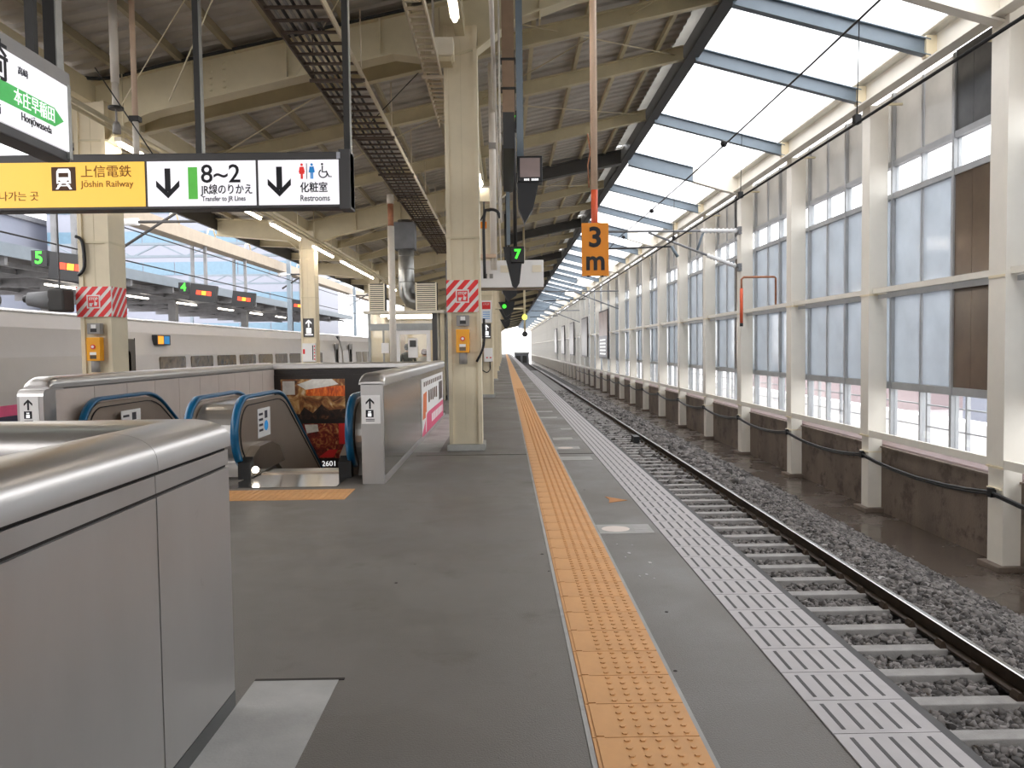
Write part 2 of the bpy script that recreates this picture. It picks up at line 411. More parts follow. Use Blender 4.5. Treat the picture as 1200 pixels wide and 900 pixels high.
# ---- ground, gutter and outside ground
tag(MB().box(-400, 400, -60, 600, -6.4, -6.2).build('ground', 'ground_grey'), 'pale grey open ground outside the raised station', kind='structure')
tag(MB().box(1.5, 8.4, Y0, 224, -2.2, -1.87).build('track_bed_floor', 'wet_concrete'), 'wet dark concrete gutter along the foot of the glazed wall', kind='structure')
tag(MB().box(-26, -8.3, Y0, 224, -2.2, -1.87).build('track_bed_floor', 'parapet_concrete'), 'concrete track bed under the white train', kind='structure')
# end of the line seen far away
e = empty('end_block', (3.3, 151, -1.87), 'far grey concrete block at the vanishing end of the track', 'concrete block')
MB().box(1.9, 4.6, 150, 153, -1.87, .5).build('body', 'far_grey', e); MB().box(1.8, 4.7, 149.8, 153.2, .5, .75).build('cap', 'concrete', e)
for i in range(2): MB().box(2.2+i*1.2, 3.0+i*1.2, 149.9, 150, -1.2, .1).build('recess', 'far_dark', e)

# ---- track: rails, sleepers, clips
tr = empty('railway_track', (3.57, 0, -1.87), 'ballasted railway track with dark steel rail beside the platform', 'track')
def railprof(cx):
    z = -1.25
    return [(cx-.0725, z-.174), (cx+.0725, z-.174), (cx+.0725, z-.155), (cx+.012, z-.135), (cx+.009, z-.045), (cx+.0325, z-.032), (cx+.0325, z-.006), (cx+.02, z), (cx-.02, z), (cx-.0325, z-.006), (cx-.0325, z-.032), (cx-.009, z-.045), (cx-.012, z-.135), (cx-.0725, z-.155)]
for cx in (2.82, 4.32):
    m_ = MB().prism(railprof(cx), 'y', Y0, 146)
    m_.m[7] = 1; m_.m[6] = 1; m_.m[8] = 1
    m_.build('rail', ['rail_side', 'rail_head'], tr)
sm = MB().prism([(-.11, -.2), (.11, -.2), (.078, 0), (-.078, 0)], 'x', -1.25, 1.25).mesh('sleeper', 'sleeper', .008)
cmm = [MB().prism([(.75+s*.135, 0), (.75+s*.075, 0), (.75+s*.075, .03), (.75+s*.095, .07), (.75+s*.115, .07), (.75+s*.135, .03)], 'y', -.05, .05).mesh('rail_clip', 'rail_side') for s in (-1, 1)]
for i in range(175):
    y = 2.4+i*.585
    s = place('sleeper', sm, tr, (3.57, y, -1.415))
    if i < 40:
        for m_ in cmm: c = bpy.data.objects.new('rail_clip', m_); COL.objects.link(c); c.parent = s
MB().box(3.95, 4.12, 24.5, 25.1, -1.42, -1.22).build('point_box', 'board_black', tr)
# ballast: bed and loose stones
MB_b = MB().prism([(1.5, -1.87), (6.25, -1.87), (5.1, -1.47), (4.5, -1.47), (4.4, -1.52), (1.5, -1.52)], 'y', Y0, 146)
tag(MB_b.build('ballast_bed', 'ballast_bed', tr), kind='stuff')
def stones(n, y0, y1, size, skew):
    y = y0+(y1-y0)*rng.random(n)**skew; x = 1.9+rng.random(n)*4.35
    zt = np.where(x < 4.42, -1.50, np.where(x < 5.1, -1.445, -1.445-(x-5.1)*.34))
    k = np.abs((y-2.4+.2925) % .585-.2925) < .1
    on = k & (x > 2.3) & (x < 4.5) | (np.abs(x-4.32) < .09)
    x, y, zt = x[~on], y[~on], zt[~on]; n = len(x)
    base = np.array([(-1, -1, -1), (1, -1, -1), (1, 1, -1), (-1, 1, -1), (-1, -1, 1), (1, -1, 1), (1, 1, 1), (-1, 1, 1)], float)*.5
    s = size*(.55+.9*rng.random((n, 1, 1)))*(.7+.6*rng.random((n, 1, 3)))
    v = base[None]*(1+.5*(rng.random((n, 8, 3))-.5))*s
    a = rng.random((n, 3))*6.28
    for (i, j), t in zip(((0, 1), (1, 2), (0, 2)), a.T):
        c, sn = np.cos(t)[:, None], np.sin(t)[:, None]; p, q = v[:, :, i].copy(), v[:, :, j].copy()
        v[:, :, i] = p*c-q*sn; v[:, :, j] = p*sn+q*c
    v += np.stack([x, y, zt+.02*rng.random(n)], 1)[:, None]
    f = np.array([(0, 2, 1), (0, 3, 2), (4, 5, 6), (4, 6, 7), (0, 1, 5), (0, 5, 4), (2, 3, 7), (2, 7, 6), (0, 4, 7), (0, 7, 3), (1, 2, 6), (1, 6, 5)])
    F = (f[None]+8*np.arange(n)[:, None, None]).reshape(-1, 3)
    return v.reshape(-1, 3), F
va, fa = stones(38000, 4.5, 17, .047, 1.2); vb, fb = stones(15000, 17, 55, .1, 1.2); 
V = np.vstack([va, vb]); F = np.vstack([fa, fb+len(va)])
me = bpy.data.meshes.new('ballast_stones'); me.vertices.add(len(V)); me.vertices.foreach_set('co', V.ravel()); me.loops.add(len(F)*3); me.loops.foreach_set('vertex_index', F.ravel().astype(np.int32))
me.polygons.add(len(F)); me.polygons.foreach_set('loop_start', np.arange(0, len(F)*3, 3, dtype=np.int32)); me.polygons.foreach_set('loop_total', np.full(len(F), 3, np.int32)); me.update(calc_edges=True); me.validate()
me.materials.append(MATS['stone'])
tag(obj('ballast_stones', me), 'loose grey ballast stones between the sleepers and along the rail', 'ballast', kind='stuff')

# ---- glazed wall on the right
PS = 4.37; P0 = 11.9
wall = empty('wall_right', (7.5, 0, -1.87), 'white steel and glass side wall along the track', kind='structure')
MB().box(7.62, 8.05, Y0, 224, -1.87, -.56).build('parapet', 'parapet_concrete', wall)
MB().box(7.59, 7.70, Y0, 224, -.56, -.53).build('parapet_cap', 'parapet_concrete', wall)
MB().prism([(7.68, -.54), (8.06, -.54), (8.06, -.40), (7.76, -.42), (7.68, -.50)], 'y', Y0, 150).build('sill', 'building_pink', wall)
tb = MB().box(7.30, 7.345, Y0, 224, 6.29, 6.75); tb.box(7.12, 7.36, Y0, 224, 6.27, 6.30); tb.box(7.12, 7.36, Y0, 224, 6.74, 6.77); tb.box(7.36, 7.75, Y0, 224, 6.6, 6.77)
tb.build('top_beam', 'white_paint', wall)
def post_mesh(main):
    d = .21 if main else .175
    p = MB()
    p.box(0, .04, -d, d, -1.80, 4.42); p.box(.33, .37, -d, d, -1.80, 4.42)          # (z relative to 1.87 datum shifted below)
    p = MB()
    zt = 6.27 if not main else 6.9
    p.box(.0, .37, -d, d, -.30, zt)                       # boxed shaft
    p.box(.02, .30, -d+.02, d-.02, -1.80, -.30)           # narrower foot
    return p.mesh('post', 'white_paint', .006)
pm, pmm = post_mesh(False), post_mesh(True)
bpm = MB().box(-.09, .32, -.27, .27, -1.87, -1.78).mesh('base_plate', 'parapet_concrete', .01)
brm = MB().box(-.02, .36, -.19, .19, -.34, -.31); brm.box(-.01, .3, -.2, .2, 2.50, 2.54); brm.box(-.02, .3, -.16, .16, -.66, -.635)
brm = brm.mesh('bracket', 'cream_light')
for n in range(-12, 49):
    y = P0+PS*n
    p = place('post', pmm if n % 3 == 0 else pm, wall, (7.33, y, 0))
    if -3 < n < 14:
        for nm, mm in (('base_plate', bpm), ('bracket', brm)):
            c = bpy.data.objects.new(nm, mm); COL.objects.link(c); c.parent = p
    # rails to the next post; a thin grey strip below the middle one
    MB().box(7.34, 7.40, y+.2, y+PS-.2, -.33, -.20).build('lower_rail', 'white_paint', wall)
    MB().box(7.40, 7.48, y+.2, y+PS-.2, 2.54, 2.64).build('middle_rail', 'white_paint', wall); MB().box(7.50, 7.54, y+.2, y+PS-.2, 2.44, 2.52).build('under_strip', 'mullion_grey', wall)
ROWS = [(5.16, 6.5, 'glass_smoke'), (4.53, 5.05, 'glass_clear'), (2.66, 4.42, 'glass_frosted'), (.77, 2.48, 'glass_frosted'), (-.40, .63, 'glass_clear')]
MP = 1.0925; MY = 13.89
pane_meshes = {}
for k in range(-6, 46):
    ya = MY+MP*k; thick = k % 2 == 0
    w_ = .075 if thick else .045
    MB().box(7.76 if thick else 7.79, 7.90, ya-w_/2, ya+w_/2, -.42, 6.5).build('mullion', 'mullion_grey', wall)
    dark = (k+1) % 12 == 0
    for z0, z1, g in ROWS:
        m_ = g
        if dark and g == 'glass_smoke': m_ = 'grey_panel'
        elif dark and g == 'glass_frosted': m_ = 'brown_panel'
        key = (z0, m_)
        if key not in pane_meshes:
            b = MB().box(7.825, 7.84, w_/2, MP-w_/2, z0, z1)
            if m_ == 'brown_panel' or m_ == 'grey_panel': b = MB().box(7.79, 7.83, .02, MP/2-.004, z0-.03, z1+.03).box(7.79, 7.83, MP/2+.004, MP-.02, z0-.03, z1+.03)
            pane_meshes[key] = b.mesh('pane', m_)
        place('pane', pane_meshes[key], wall, (0, ya, 0))
yb = MY+MP*46
for n in range(1, 11): MB().box(7.825, 7.84, MY-MP*6-n*PS+.03, MY-MP*6-(n-1)*PS-.03, -.4, 6.5).build('pane', 'glass_frosted', wall)
for n in range(36):
    o = MB().box(7.825, 7.84, yb+n*PS+.03, yb+(n+1)*PS-.03, -.4, 6.5).build('pane', 'glass_frosted', wall)
for za, zb in ((5.05, 5.16), (4.42, 4.53), (2.48, 2.66), (.63, .77), (-.46, -.40)):
    MB().box(7.77, 7.90, Y0, 224, za, zb).build('transom', 'mullion_grey', wall)
for n in range(-1, 10):       # small brackets under the top beam
    for d in (.55, 3.8): MB().box(7.5, 7.79, P0+PS*n+d, P0+PS*n+d+.05, 6.16, 6.2).build('wind_bracket', 'cream', wall)

# ---- skylight over the track
sky = empty('ceiling_skylight', (5.6, 0, 6.9), 'white glazed skylight carried on blue-grey beams over the track', kind='structure')
def slz(x): return 7.34-.263*(x-3.95)
def ibeam_x(mb, xa, xb, zf, y, d, fw, mi=0):
    """I-section along x whose centre height is zf(x)"""
    for x0, x1 in ((xa, xb),):
        for dz, t in ((-d/2, .02), (d/2, .02)):
            mb.prism([(x0, zf(x0)+dz-t/2), (x1, zf(x1)+dz-t/2), (x1, zf(x1)+dz+t/2), (x0, zf(x0)+dz+t/2)], 'y', y-fw/2, y+fw/2, mi)
        mb.prism([(x0, zf(x0)-d/2), (x1, zf(x1)-d/2), (x1, zf(x1)+d/2), (x0, zf(x0)+d/2)], 'y', y-.012, y+.012, mi)
    return mb
beam_ys = [P0+PS*n for n in range(-12, 49)]+[13.65]
for y in beam_ys:
    main = abs((y-P0)/PS/3-round((y-P0)/PS/3)) < .01
    if main:
        b = ibeam_x(MB(), 3.9, 5.9, slz, y, .42, .2); b.build('beam', 'blue_steel', sky)
        h = MB().prism([(5.9, slz(5.9)-.21), (6.7, slz(6.7)-.24), (7.34, 6.2), (7.5, 6.2), (7.5, 6.95), (7.34, slz(7.34)+.22), (5.9, slz(5.9)+.21)], 'y', y-.02, y+.02)
        h.prism([(5.9, slz(5.9)-.23), (6.7, slz(6.7)-.26), (7.34, 6.18), (7.34, 6.22), (6.7, slz(6.7)-.23), (5.9, slz(5.9)-.2)], 'y', y-.11, y+.11)
        h.build('haunch', 'white_paint', sky)
    else:
        ibeam_x(MB(), 3.9, 7.2, slz, y, .26, .15).build('beam', 'blue_steel', sky)
        MB().box(7.12, 7.3, y-.07, y+.07, slz(7.2)-.16, slz(7.2)+.2).build('cleat', 'cream_light', sky)
for n in range(-12, 48):
    ya, yb2 = P0+PS*n+.02, P0+PS*(n+1)-.02
    MB().prism([(3.97, slz(3.97)+.24), (7.6, slz(7.6)+.24), (7.6, slz(7.6)+.25), (3.97, slz(3.97)+.25)], 'y', ya, yb2).build('pane', 'glass_roof', sky)

# ---- platform canopy
can = empty('ceiling', (-2.5, 0, 6), 'cream steel platform canopy with ribbed sheets between the rafters', kind='structure')
def zr(x): return 6.59+.215*x if x >= -6.15 else 5.268+.05*(-6.15-x)
XL, XR = -8.95, 3.74
FR = [12.3+13.11*k for k in range(-4, 16)]
def rafter_mesh():
    b = MB(); d = .28
    for xa, xb in ((XL, -6.15), (-6.15, XR)):
        for lo, hi, wd in ((0, .02, .15), (d-.02, d, .15), (.0, d, .02)):
            b.prism([(xa, zr(xa)+lo), (xb, zr(xb)+lo), (xb, zr(xb)+hi), (xa, zr(xa)+hi)], 'y', -wd/2, wd/2)
    return b.mesh('rafter', 'rafter_paint')
rm = rafter_mesh()
gb = [(XL, 5.2), (-6.75, 5.0), (-6.4, 4.72), (-5.86, 4.72), (-5.62, 4.98), (-5.2, 5.14), (-3.65, 5.5), (-1.6, 5.96), (-.88, 5.86), (-.34, 6.02), (.2, 6.44), (1.155, 6.78), (XR, 7.28)]
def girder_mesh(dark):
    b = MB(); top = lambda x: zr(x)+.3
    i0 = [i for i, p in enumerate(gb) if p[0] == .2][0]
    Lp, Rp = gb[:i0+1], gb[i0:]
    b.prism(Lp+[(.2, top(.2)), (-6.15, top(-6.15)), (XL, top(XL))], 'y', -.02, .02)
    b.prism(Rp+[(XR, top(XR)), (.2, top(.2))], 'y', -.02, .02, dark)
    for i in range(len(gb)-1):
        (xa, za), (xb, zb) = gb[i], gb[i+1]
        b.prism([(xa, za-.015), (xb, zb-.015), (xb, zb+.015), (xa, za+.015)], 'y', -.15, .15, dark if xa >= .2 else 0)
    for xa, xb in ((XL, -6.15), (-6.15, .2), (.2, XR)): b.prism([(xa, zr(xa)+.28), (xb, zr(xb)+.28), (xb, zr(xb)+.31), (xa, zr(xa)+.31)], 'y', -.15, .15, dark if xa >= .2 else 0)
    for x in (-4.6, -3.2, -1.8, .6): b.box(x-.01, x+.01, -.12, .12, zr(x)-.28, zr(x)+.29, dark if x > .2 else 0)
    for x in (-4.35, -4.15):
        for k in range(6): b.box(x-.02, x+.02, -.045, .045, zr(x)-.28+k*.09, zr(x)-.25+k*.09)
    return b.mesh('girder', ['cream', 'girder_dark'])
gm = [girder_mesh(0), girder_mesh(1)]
for y in FR:
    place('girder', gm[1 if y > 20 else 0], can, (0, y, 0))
    for d in (4.37, 8.74): place('rafter', rm, can, (0, y+d, 0))
place('rafter', rm, can, (0, 13.95, 0))
for x in (-8.4, -7.6, -6.8, -5.6, -4.75, -4.0, -3.25, -2.3, -1.35, -.5, .57, 1.5, 2.45, 3.2):
    MB().box(x-.035, x+.035, Y0, YN, zr(x)+.285, zr(x)+.40).build('purlin', 'purlin_paint' if x < -1 else 'rafter_paint', can)
# ribbed roof sheets, one per frame bay
def sheet(y0, y1, xa, xb):
    vs = []; per = .34; n = int(round((y1-y0)/per)); ys = []
    for i in range(n):
        a = y0+i*per
        ys += [(a, 0), (a+.14, 0), (a+.17, .04), (a+.31, .04)]
    ys.append((y0+n*per, 0))
    for y, dz in ys:
        for x in (xa, xb): vs.append((x, y, zr(x)+.41+dz))
    fs = [(2*i, 2*i+1, 2*i+3, 2*i+2) for i in range(len(ys)-1)]
    return MB().add(vs, fs)
for k, y in enumerate(FR):
    for xa, xb in ((XL, -6.15), (-6.15, -.6), (-.6, 3.60)):
        sheet(y, y+13.11, xa, xb).build('roof_sheet', 'roof_sheet', can)
for k, y in enumerate(FR): MB().prism([(3.58, zr(3.58)+.43), (3.87, zr(3.87)+.43), (3.87, zr(3.87)+.44), (3.58, zr(3.58)+.44)], 'y', y+.1, y+13.0).build('edge_strip', 'glass_smoke', can)
MB().box(3.86, 3.96, Y0, YN, 7.30, 8.02).build('fascia', 'dark_steel', can)
MB().box(3.72, 3.86, Y0, YN, 7.30, 7.34).build('fascia_lip', 'dark_steel', can)
MB().box(XL-.06, XL+.02, Y0, YN, 5.36, 5.95).build('fascia', 'dark_steel', can)
MB().box(-6.22, -6.08, Y0, YN, 5.28, 5.60).build('edge_beam', 'cream', can)
MB().box(-.67, -.53, Y0, YN, 6.2, 6.5).build('edge_beam', 'cream', can)
# bracing rods
for y in FR[4:7]:
    for a, b in (((-.4, y+4.4), (3.6, y+.2)), ((-.4, y+.2), (3.6, y+4.4)), ((-6, y+4.4), (-1, y+.2)), ((-.4, y+4.6), (3.6, y+8.6)), ((-6, y+8.6), (-1, y+4.6))):
        MB().tube([(a[0], a[1], zr(a[0])+.14), (b[0], b[1], zr(b[0])+.14)], .012, 6).build('brace_rod', 'cream', can)

# ================================================================== THINGS
# ---- platform columns
def column(x0, x1, y, zt, label):
    e = empty('platform_column', ((x0+x1)/2, y+.23, 0), label, 'column', 'cream steel columns carrying the canopy')
    w_ = x1-x0
    b = MB().box(x0, x1, y, y+.46, 0, zt); o = b.build('shaft', 'cream_light', e, .008)
    MB().box(x0+w_*.49, x0+w_*.51, y-.004, y, 0.3, zt-.2).build('seam', 'cream', e)
    f = MB().box(x0-.02, x0+.04, y-.03, y+.49, 0, zt); f.box(x1-.04, x1+.02, y-.03, y+.49, 0, zt); f.build('flange', 'cream_light', e)
    MB().box(x0-.06, x1+.06, y-.06, y+.52, 0, .1).build('base_plate', 'galv', e, .005)
    MB().box(x0-.025, x1+.025, y-.035, y+.495, 3.2, 3.23).build('strap', 'cream', e)
    return e
for k in range(9):
    y = 12.17+13.11*k
    column(-.83, -.37, y, 6.35, ('cream steel column with red striped board and yellow box, nearest beside the yellow line', 'cream steel column behind the nearest one, with arrow plate and grey box', 'third cream steel column along the yellow tactile line')[k] if k < 3 else f'{ORD[k]} cream steel column along the yellow tactile line, far away')
    column(-6.34, -5.92, y, 5.3, ('cream steel column behind the left escalator parapet with striped board', 'cream steel column with arrow plate in front of the white train')[k] if k < 2 else f'{ORD[k]} cream column in the row beside the train, far away')

# ---- hazard boards, boxes, buttons on columns
def hazard(x0, x1, z0, z1, y, label, side=None):
    e = empty('hazard_board', ((x0+x1)/2, y, z0), label, 'sign')
    MB().box(x0, x1, y-.012, y, z0, z1).build('panel', 'hazard_white', e)
    if side: MB().box(x1, x1+.012, y, y+side, z0, z1).build('side_panel', 'hazard_white', e)
    W, Hh = x1-x0, z1-z0; mb = MB(); s = .155
    def clip(poly, u0, u1, v0, v1):
        for ax, lim, sg in ((0, u0, 1), (0, u1, -1), (1, v0, 1), (1, v1, -1)):
            out = []
            for i in range(len(poly)):
                a, b = poly[i], poly[(i+1) % len(poly)]; da, db = sg*(a[ax]-lim), sg*(b[ax]-lim)
                if da >= 0: out.append(a)
                if da*db < 0:
                    t = da/(da-db); out.append((a[0]+(b[0]-a[0])*t, a[1]+(b[1]-a[1])*t))
            poly = out
            if len(poly) < 3: return None
        return poly
    for i in range(-6, 9):
        u = x0+i*s
        p = clip([(u, z0), (u+s*.58, z0), (u+s*.58+Hh*.9, z1), (u+Hh*.9, z1)], x0, x1, z0, z1)
        if p: flat(p, '-y', y-.012, .003, mb)
    mb.build('red_stripes', 'hazard_red', e)
    if side:
        mb = MB()
        for i in range(-6, 9):
            u = y+i*s
            p = clip([(u, z0), (u+s*.58, z0), (u+s*.58+Hh*.9, z1), (u+Hh*.9, z1)], y, y+side, z0, z1)
            if p: flat(p, '+x', x1+.012, .003, mb)
        mb.build('red_stripes', 'hazard_red', e)
    cx, cz = (x0+x1)/2, (z0+z1)/2; q = .1
    flat(rect(cx-q, cx+q, cz-q, cz+q), '-y', y-.015, .003).build('icon_plate', 'hazard_white', e)
    flat(rect(cx-q*.8, cx+q*.8, cz-q*.8, cz+q*.8), '-y', y-.018, .002).build('icon_ground', 'hazard_red', e)
    put_text('STOP', .055, 'hazard_white', (cx, y-.021, cz+.04), e, ax='C', bold=.002)
    hnd = MB(); flat([(cx-.06, cz-.07), (cx-.02, cz-.07), (cx-.02, cz-.045), (cx+.0, cz-.02), (cx-.06, cz-.02)], '-y', y-.02, .002, hnd)
    flat([(cx+.01, cz-.06), (cx+.05, cz-.06), (cx+.06, cz-.01), (cx+.035, cz-.01), (cx+.03, cz+.015), (cx+.02, cz+.015), (cx+.015, cz-.02)], '-y', y-.02, .002, hnd)
    hnd.build('hand_icon', 'hazard_white', e)
    return e
def emergency(x, y, z, lab, lab2):
    e = empty('emergency_button_box', (x, y, z), lab, 'alarm box')
    MB().box(x-.1, x+.1, y-.13, y, z, z+.35).build('housing', 'button_yellow', e, .008)
    MB().tube([(x, y-.13, z+.21), (x, y-.142, z+.21)], .035, 14).build('button_ring', 'hazard_red', e)
    MB().tube([(x, y-.142, z+.21), (x, y-.15, z+.21)], .02, 12).build('button', 'hazard_white', e)
    MB().box(x-.05, x+.045, y-.134, y-.13, z+.03, z+.085).build('name_plate', 'poster_frame', e); MB().box(x-.05, x+.045, y-.134, y-.13, z+.088, z+.13).build('name_plate', 'label_paper', e)
    MB().tube([(x, y-.07, z-.17), (x, y-.07, z)], .06, 12).build('horn', 'grey_box', e)
    g = empty('switch_box', (x, y, z+.4), lab2, 'switch box')
    MB().box(x-.09, x+.1, y-.11, y, z+.4, z+.56).build('housing', 'grey_box', g, .006); MB().box(x-.04, x+.05, y-.114, y-.11, z+.43, z+.48).build('window', 'board_black', g)
    MB().box(x-.03, x+.04, y-.114, y-.11, z+.485, z+.54).build('name_plate', 'label_paper', g)
hazard(-.86, -.38, 2.1, 2.58, 12.125, 'red and white striped STOP board on the nearest column by the yellow line')
emergency(-.62, 12.14, 1.49, 'yellow emergency button box on the nearest column by the yellow line', 'small grey switch box above the yellow box on the nearest column')
hazard(-6.40, -5.88, 2.1, 2.55, 12.125, 'red and white striped STOP board wrapping the column behind the escalator', .46)
emergency(-6.12, 12.14, 1.44, 'yellow emergency button box on the column behind the escalator', 'small grey switch box above the yellow box behind the escalator')
def cable(name, path, r, mat, label, cat='cable'):
    P = [Vector(p) for p in path]; out = []
    for i in range(len(P)-1):
        a, b, c, d_ = P[max(i-1, 0)], P[i], P[i+1], P[min(i+2, len(P)-1)]
        for t in (0, .25, .5, .75): out.append(.5*((2*b)+(c-a)*t+(2*a-5*b+4*c-d_)*t*t+(3*b-a-3*c+d_)*t**3))
    return tag(MB().tube(out+[P[-1]] if len(P) > 2 else P, r, 6).build(name, mat), label, cat)
cable('cable', [(-.30, 12.1, 2.0), (-.31, 12.1, 1.6), (-.42, 12.1, 1.35)], .02, 'cable_black', 'black cable beside the yellow box on the nearest column')
cable('cable', [(-.28, 12.12, 2.6), (-.28, 12.12, 3.5), (-.2, 12.12, 3.62), (-.08, 12.12, 3.6), (-.04, 12.12, 3.5)], .025, 'cable_black', 'black cable looping up the right edge of the nearest column')
cable('cable', [(-6.38, 12.12, 3.3), (-6.28, 12.12, 3.22), (-6.26, 12.12, 2.85), (-6.36, 12.12, 2.72)], .025, 'cable_black', 'black cable on the left edge of the column behind the escalator')
# plates on the second column (right row) and on the second left column
def plate(x, z0, z1, y, w_, label, mat='sign_darkbrown', arrow_up=True):
    e = empty('arrow_plate', (x, y, z0), label, 'sign')
    MB().box(x-w_/2, x+w_/2, y-.015, y, z0, z1).build('panel', 'sign_frame', e)
    mb = MB()
    for p in arrow(x, z1-(z1-z0)*.27, (z1-z0)*.2): flat(p, '-y', y-.015, .003, mb)
    flat(rect(x-w_*.24, x+w_*.24, z0+(z1-z0)*.2, z0+(z1-z0)*.48), '-y', y-.015, .003, mb); flat(rect(x-w_*.35, x+w_*.4, z0+(z1-z0)*.1, z0+(z1-z0)*.15), '-y', y-.015, .002, mb)
    mb.build('arrow_print', 'text_white', e); return e
yc = 25.26
plate(-.56, 1.86, 2.33, yc, .3, 'dark plate with white up arrow on the second column by the yellow line')
plate(-6.12, 1.98, 2.56, yc, .33, 'dark plate with white up arrow on the second column beside the train')
e = empty('notice_plate', (-.55, yc, 2.33), 'white notice with a red STOP square above the arrow plate', 'sign')
MB().box(-.72, -.38, yc-.012, yc, 2.36, 3.05).build('panel', 'label_paper', e); MB().box(-.68, -.42, yc-.016, yc-.012, 2.78, 3.0).build('red_square', 'hazard_red', e)
put_text('STOP', .08, 'hazard_white', (-.55, yc-.018, 2.93), e, ax='C')
mb = MB()
for k in range(4): mb.box(-.66, -.44, yc-.016, yc-.012, 2.48+k*.065, 2.5+k*.065)
tag(mb.build('small_print', 'sign_blue', e), kind='stuff')
e = empty('junction_box', (-.5, yc, 1.1), 'pale grey box with two dark sockets low on the second column', 'switch box')
MB().box(-.64, -.37, yc-.14, yc, 1.13, 1.56).build('housing', 'label_paper', e, .01)
for x in (-.57, -.46): MB().box(x, x+.05, yc-.145, yc-.14, 1.24, 1.28).build('socket', 'hazard_red', e)
cable('cable', [(-.70, yc-.05, 2.3), (-.70, yc-.05, 1.0), (-.66, yc-.05, .85), (-.55, yc-.05, .8), (-.46, yc-.05, .9), (-.46, yc-.05, 1.13)], .018, 'cable_black', 'grey cable looping under the box on the second column')
e = empty('cabinet_box', (-6.1, yc, 1.2), 'narrow pale cabinet with red marks low on the second column beside the train', 'switch box')
MB().box(-6.30, -5.9, yc-.16, yc, 1.2, 1.78).build('housing', 'label_paper', e, .01); MB().box(-5.99, -5.96, yc-.165, yc-.16, 1.26, 1.72).build('slot', 'board_black', e)
for k in range(5): MB().box(-5.935, -5.905, yc-.165, yc-.16, 1.26+k*.1, 1.31+k*.1).build('red_mark', 'hazard_red', e)
MB().box(-6.28, -6.22, yc-.165, yc-.16, 1.45, 1.6).build('red_mark', 'hazard_red', e)

# ---- overhead guide sign
sg = empty('overhead_sign', (-3.5, 8.05, 2.96), 'long overhead guide sign with yellow and white lit panels and arrows', 'sign')
SY = 7.98
fb_ = MB().box(-5.9, -1.49, SY, SY+.2, 2.955, 3.50); fb_.build('case', 'sign_frame', sg, .01)
MB().box(-1.60, -1.49, SY-.012, SY+.21, 2.94, 3.52).build('end_cap', 'sign_frame', sg); MB().box(-1.62, -1.585, SY-.016, SY, 3.43, 3.49).build('tag_strip', 'sign_grey', sg)
for x0, x1, m_ in ((-5.85, -3.50, 'sign_yellow'), (-3.475, -2.415, 'sign_white'), (-2.39, -1.60, 'sign_white')):
    MB().box(x0, x1, SY-.008, SY, 2.985, 3.42).build('lit_panel', m_, sg)
d = SY-.009
mb = MB()
for p in arrow(-3.275, 3.205, .145, -1, .19): flat(p, '-y', d, .003, mb)
mb.build('arrow', 'sign_black', sg)
mb = MB()
for p in arrow(-2.185, 3.21, .145, -1, .19): flat(p, '-y', d, .003, mb)
mb.build('arrow', 'sign_black', sg)
flat(rect(-3.075, -2.985, 3.05, 3.36), '-y', d, .003).build('green_bar', 'sign_green', sg)
put_text('8~2', .25, 'sign_black', (-2.955, d-.001, 3.285), sg, bold=.002)
put_text('JR線のりかえ', .105, 'sign_black', (-2.95, d-.001, 3.135), sg, sx=.82, bold=.0013)
put_text('Transfer to JR Lines', .066, 'print_grey', (-2.945, d-.001, 3.05), sg, sx=.8, bold=.001)
put_text('化粧室', .105, 'sign_black', (-1.985, d-.001, 3.145), sg, sx=.87, bold=.0014)
put_text('Restrooms', .082, 'print_grey', (-1.985, d-.001, 3.045), sg, sx=.8, bold=.001)
def person_icon(x, z, h, mat, skirt):
    mb = MB(); r = h*.085
    flat([(x+r*math.cos(a), z+h-r+r*math.sin(a)) for a in np.linspace(0, 5.9, 10)], '-y', d, .003, mb)
    if skirt: flat([(x-h*.17, z+h*.32), (x+h*.17, z+h*.32), (x+h*.09, z+h*.78), (x-h*.09, z+h*.78)], '-y', d, .003, mb); flat(rect(x-h*.07, x+h*.07, z, z+h*.32), '-y', d, .003, mb)
    else: flat(rect(x-h*.14, x+h*.14, z+h*.4, z+h*.79), '-y', d, .003, mb); flat(rect(x-h*.09, x-h*.01, z, z+h*.4), '-y', d, .003, mb); flat(rect(x+h*.01, x+h*.09, z, z+h*.4), '-y', d, .003, mb)
    flat([(x-h*.2, z+h*.42), (x-h*.15, z+h*.42), (x-h*.07, z+h*.77), (x-h*.13, z+h*.77)], '-y', d, .003, mb); flat([(x+h*.15, z+h*.42), (x+h*.2, z+h*.42), (x+h*.13, z+h*.77), (x+h*.07, z+h*.77)], '-y', d, .003, mb)
    mb.build('pictogram', mat, sg)
person_icon(-1.963, 3.235, .15, 'sign_red', True); person_icon(-1.865, 3.235, .15, 'sign_blue', False)
flat(rect(-1.918, -1.912, 3.235, 3.385), '-y', d, .003).build('divider', 'sign_black', sg)
mb = MB(); cx, cz = -1.755, 3.285
for i in range(14):
    a0, a1 = math.radians(120+i*20), math.radians(120+(i+1)*20)
    flat([(cx+.045*math.cos(a0), cz+.045*math.sin(a0)), (cx+.045*math.cos(a1), cz+.045*math.sin(a1)), (cx+.034*math.cos(a1), cz+.034*math.sin(a1)), (cx+.034*math.cos(a0), cz+.034*math.sin(a0))], '-y', d, .003, mb)
flat([(cx-.012, 3.305), (cx-.002, 3.305), (cx+.0, 3.36), (cx-.012, 3.36)], '-y', d, .003, mb); flat(rect(cx-.012, cx+.035, 3.296, 3.306), '-y', d, .003, mb)
flat([(cx+.028, 3.3), (cx+.038, 3.306), (cx+.062, 3.258), (cx+.053, 3.253)], '-y', d, .003, mb); flat(rect(cx+.053, cx+.085, 3.25, 3.258), '-y', d, .003, mb)
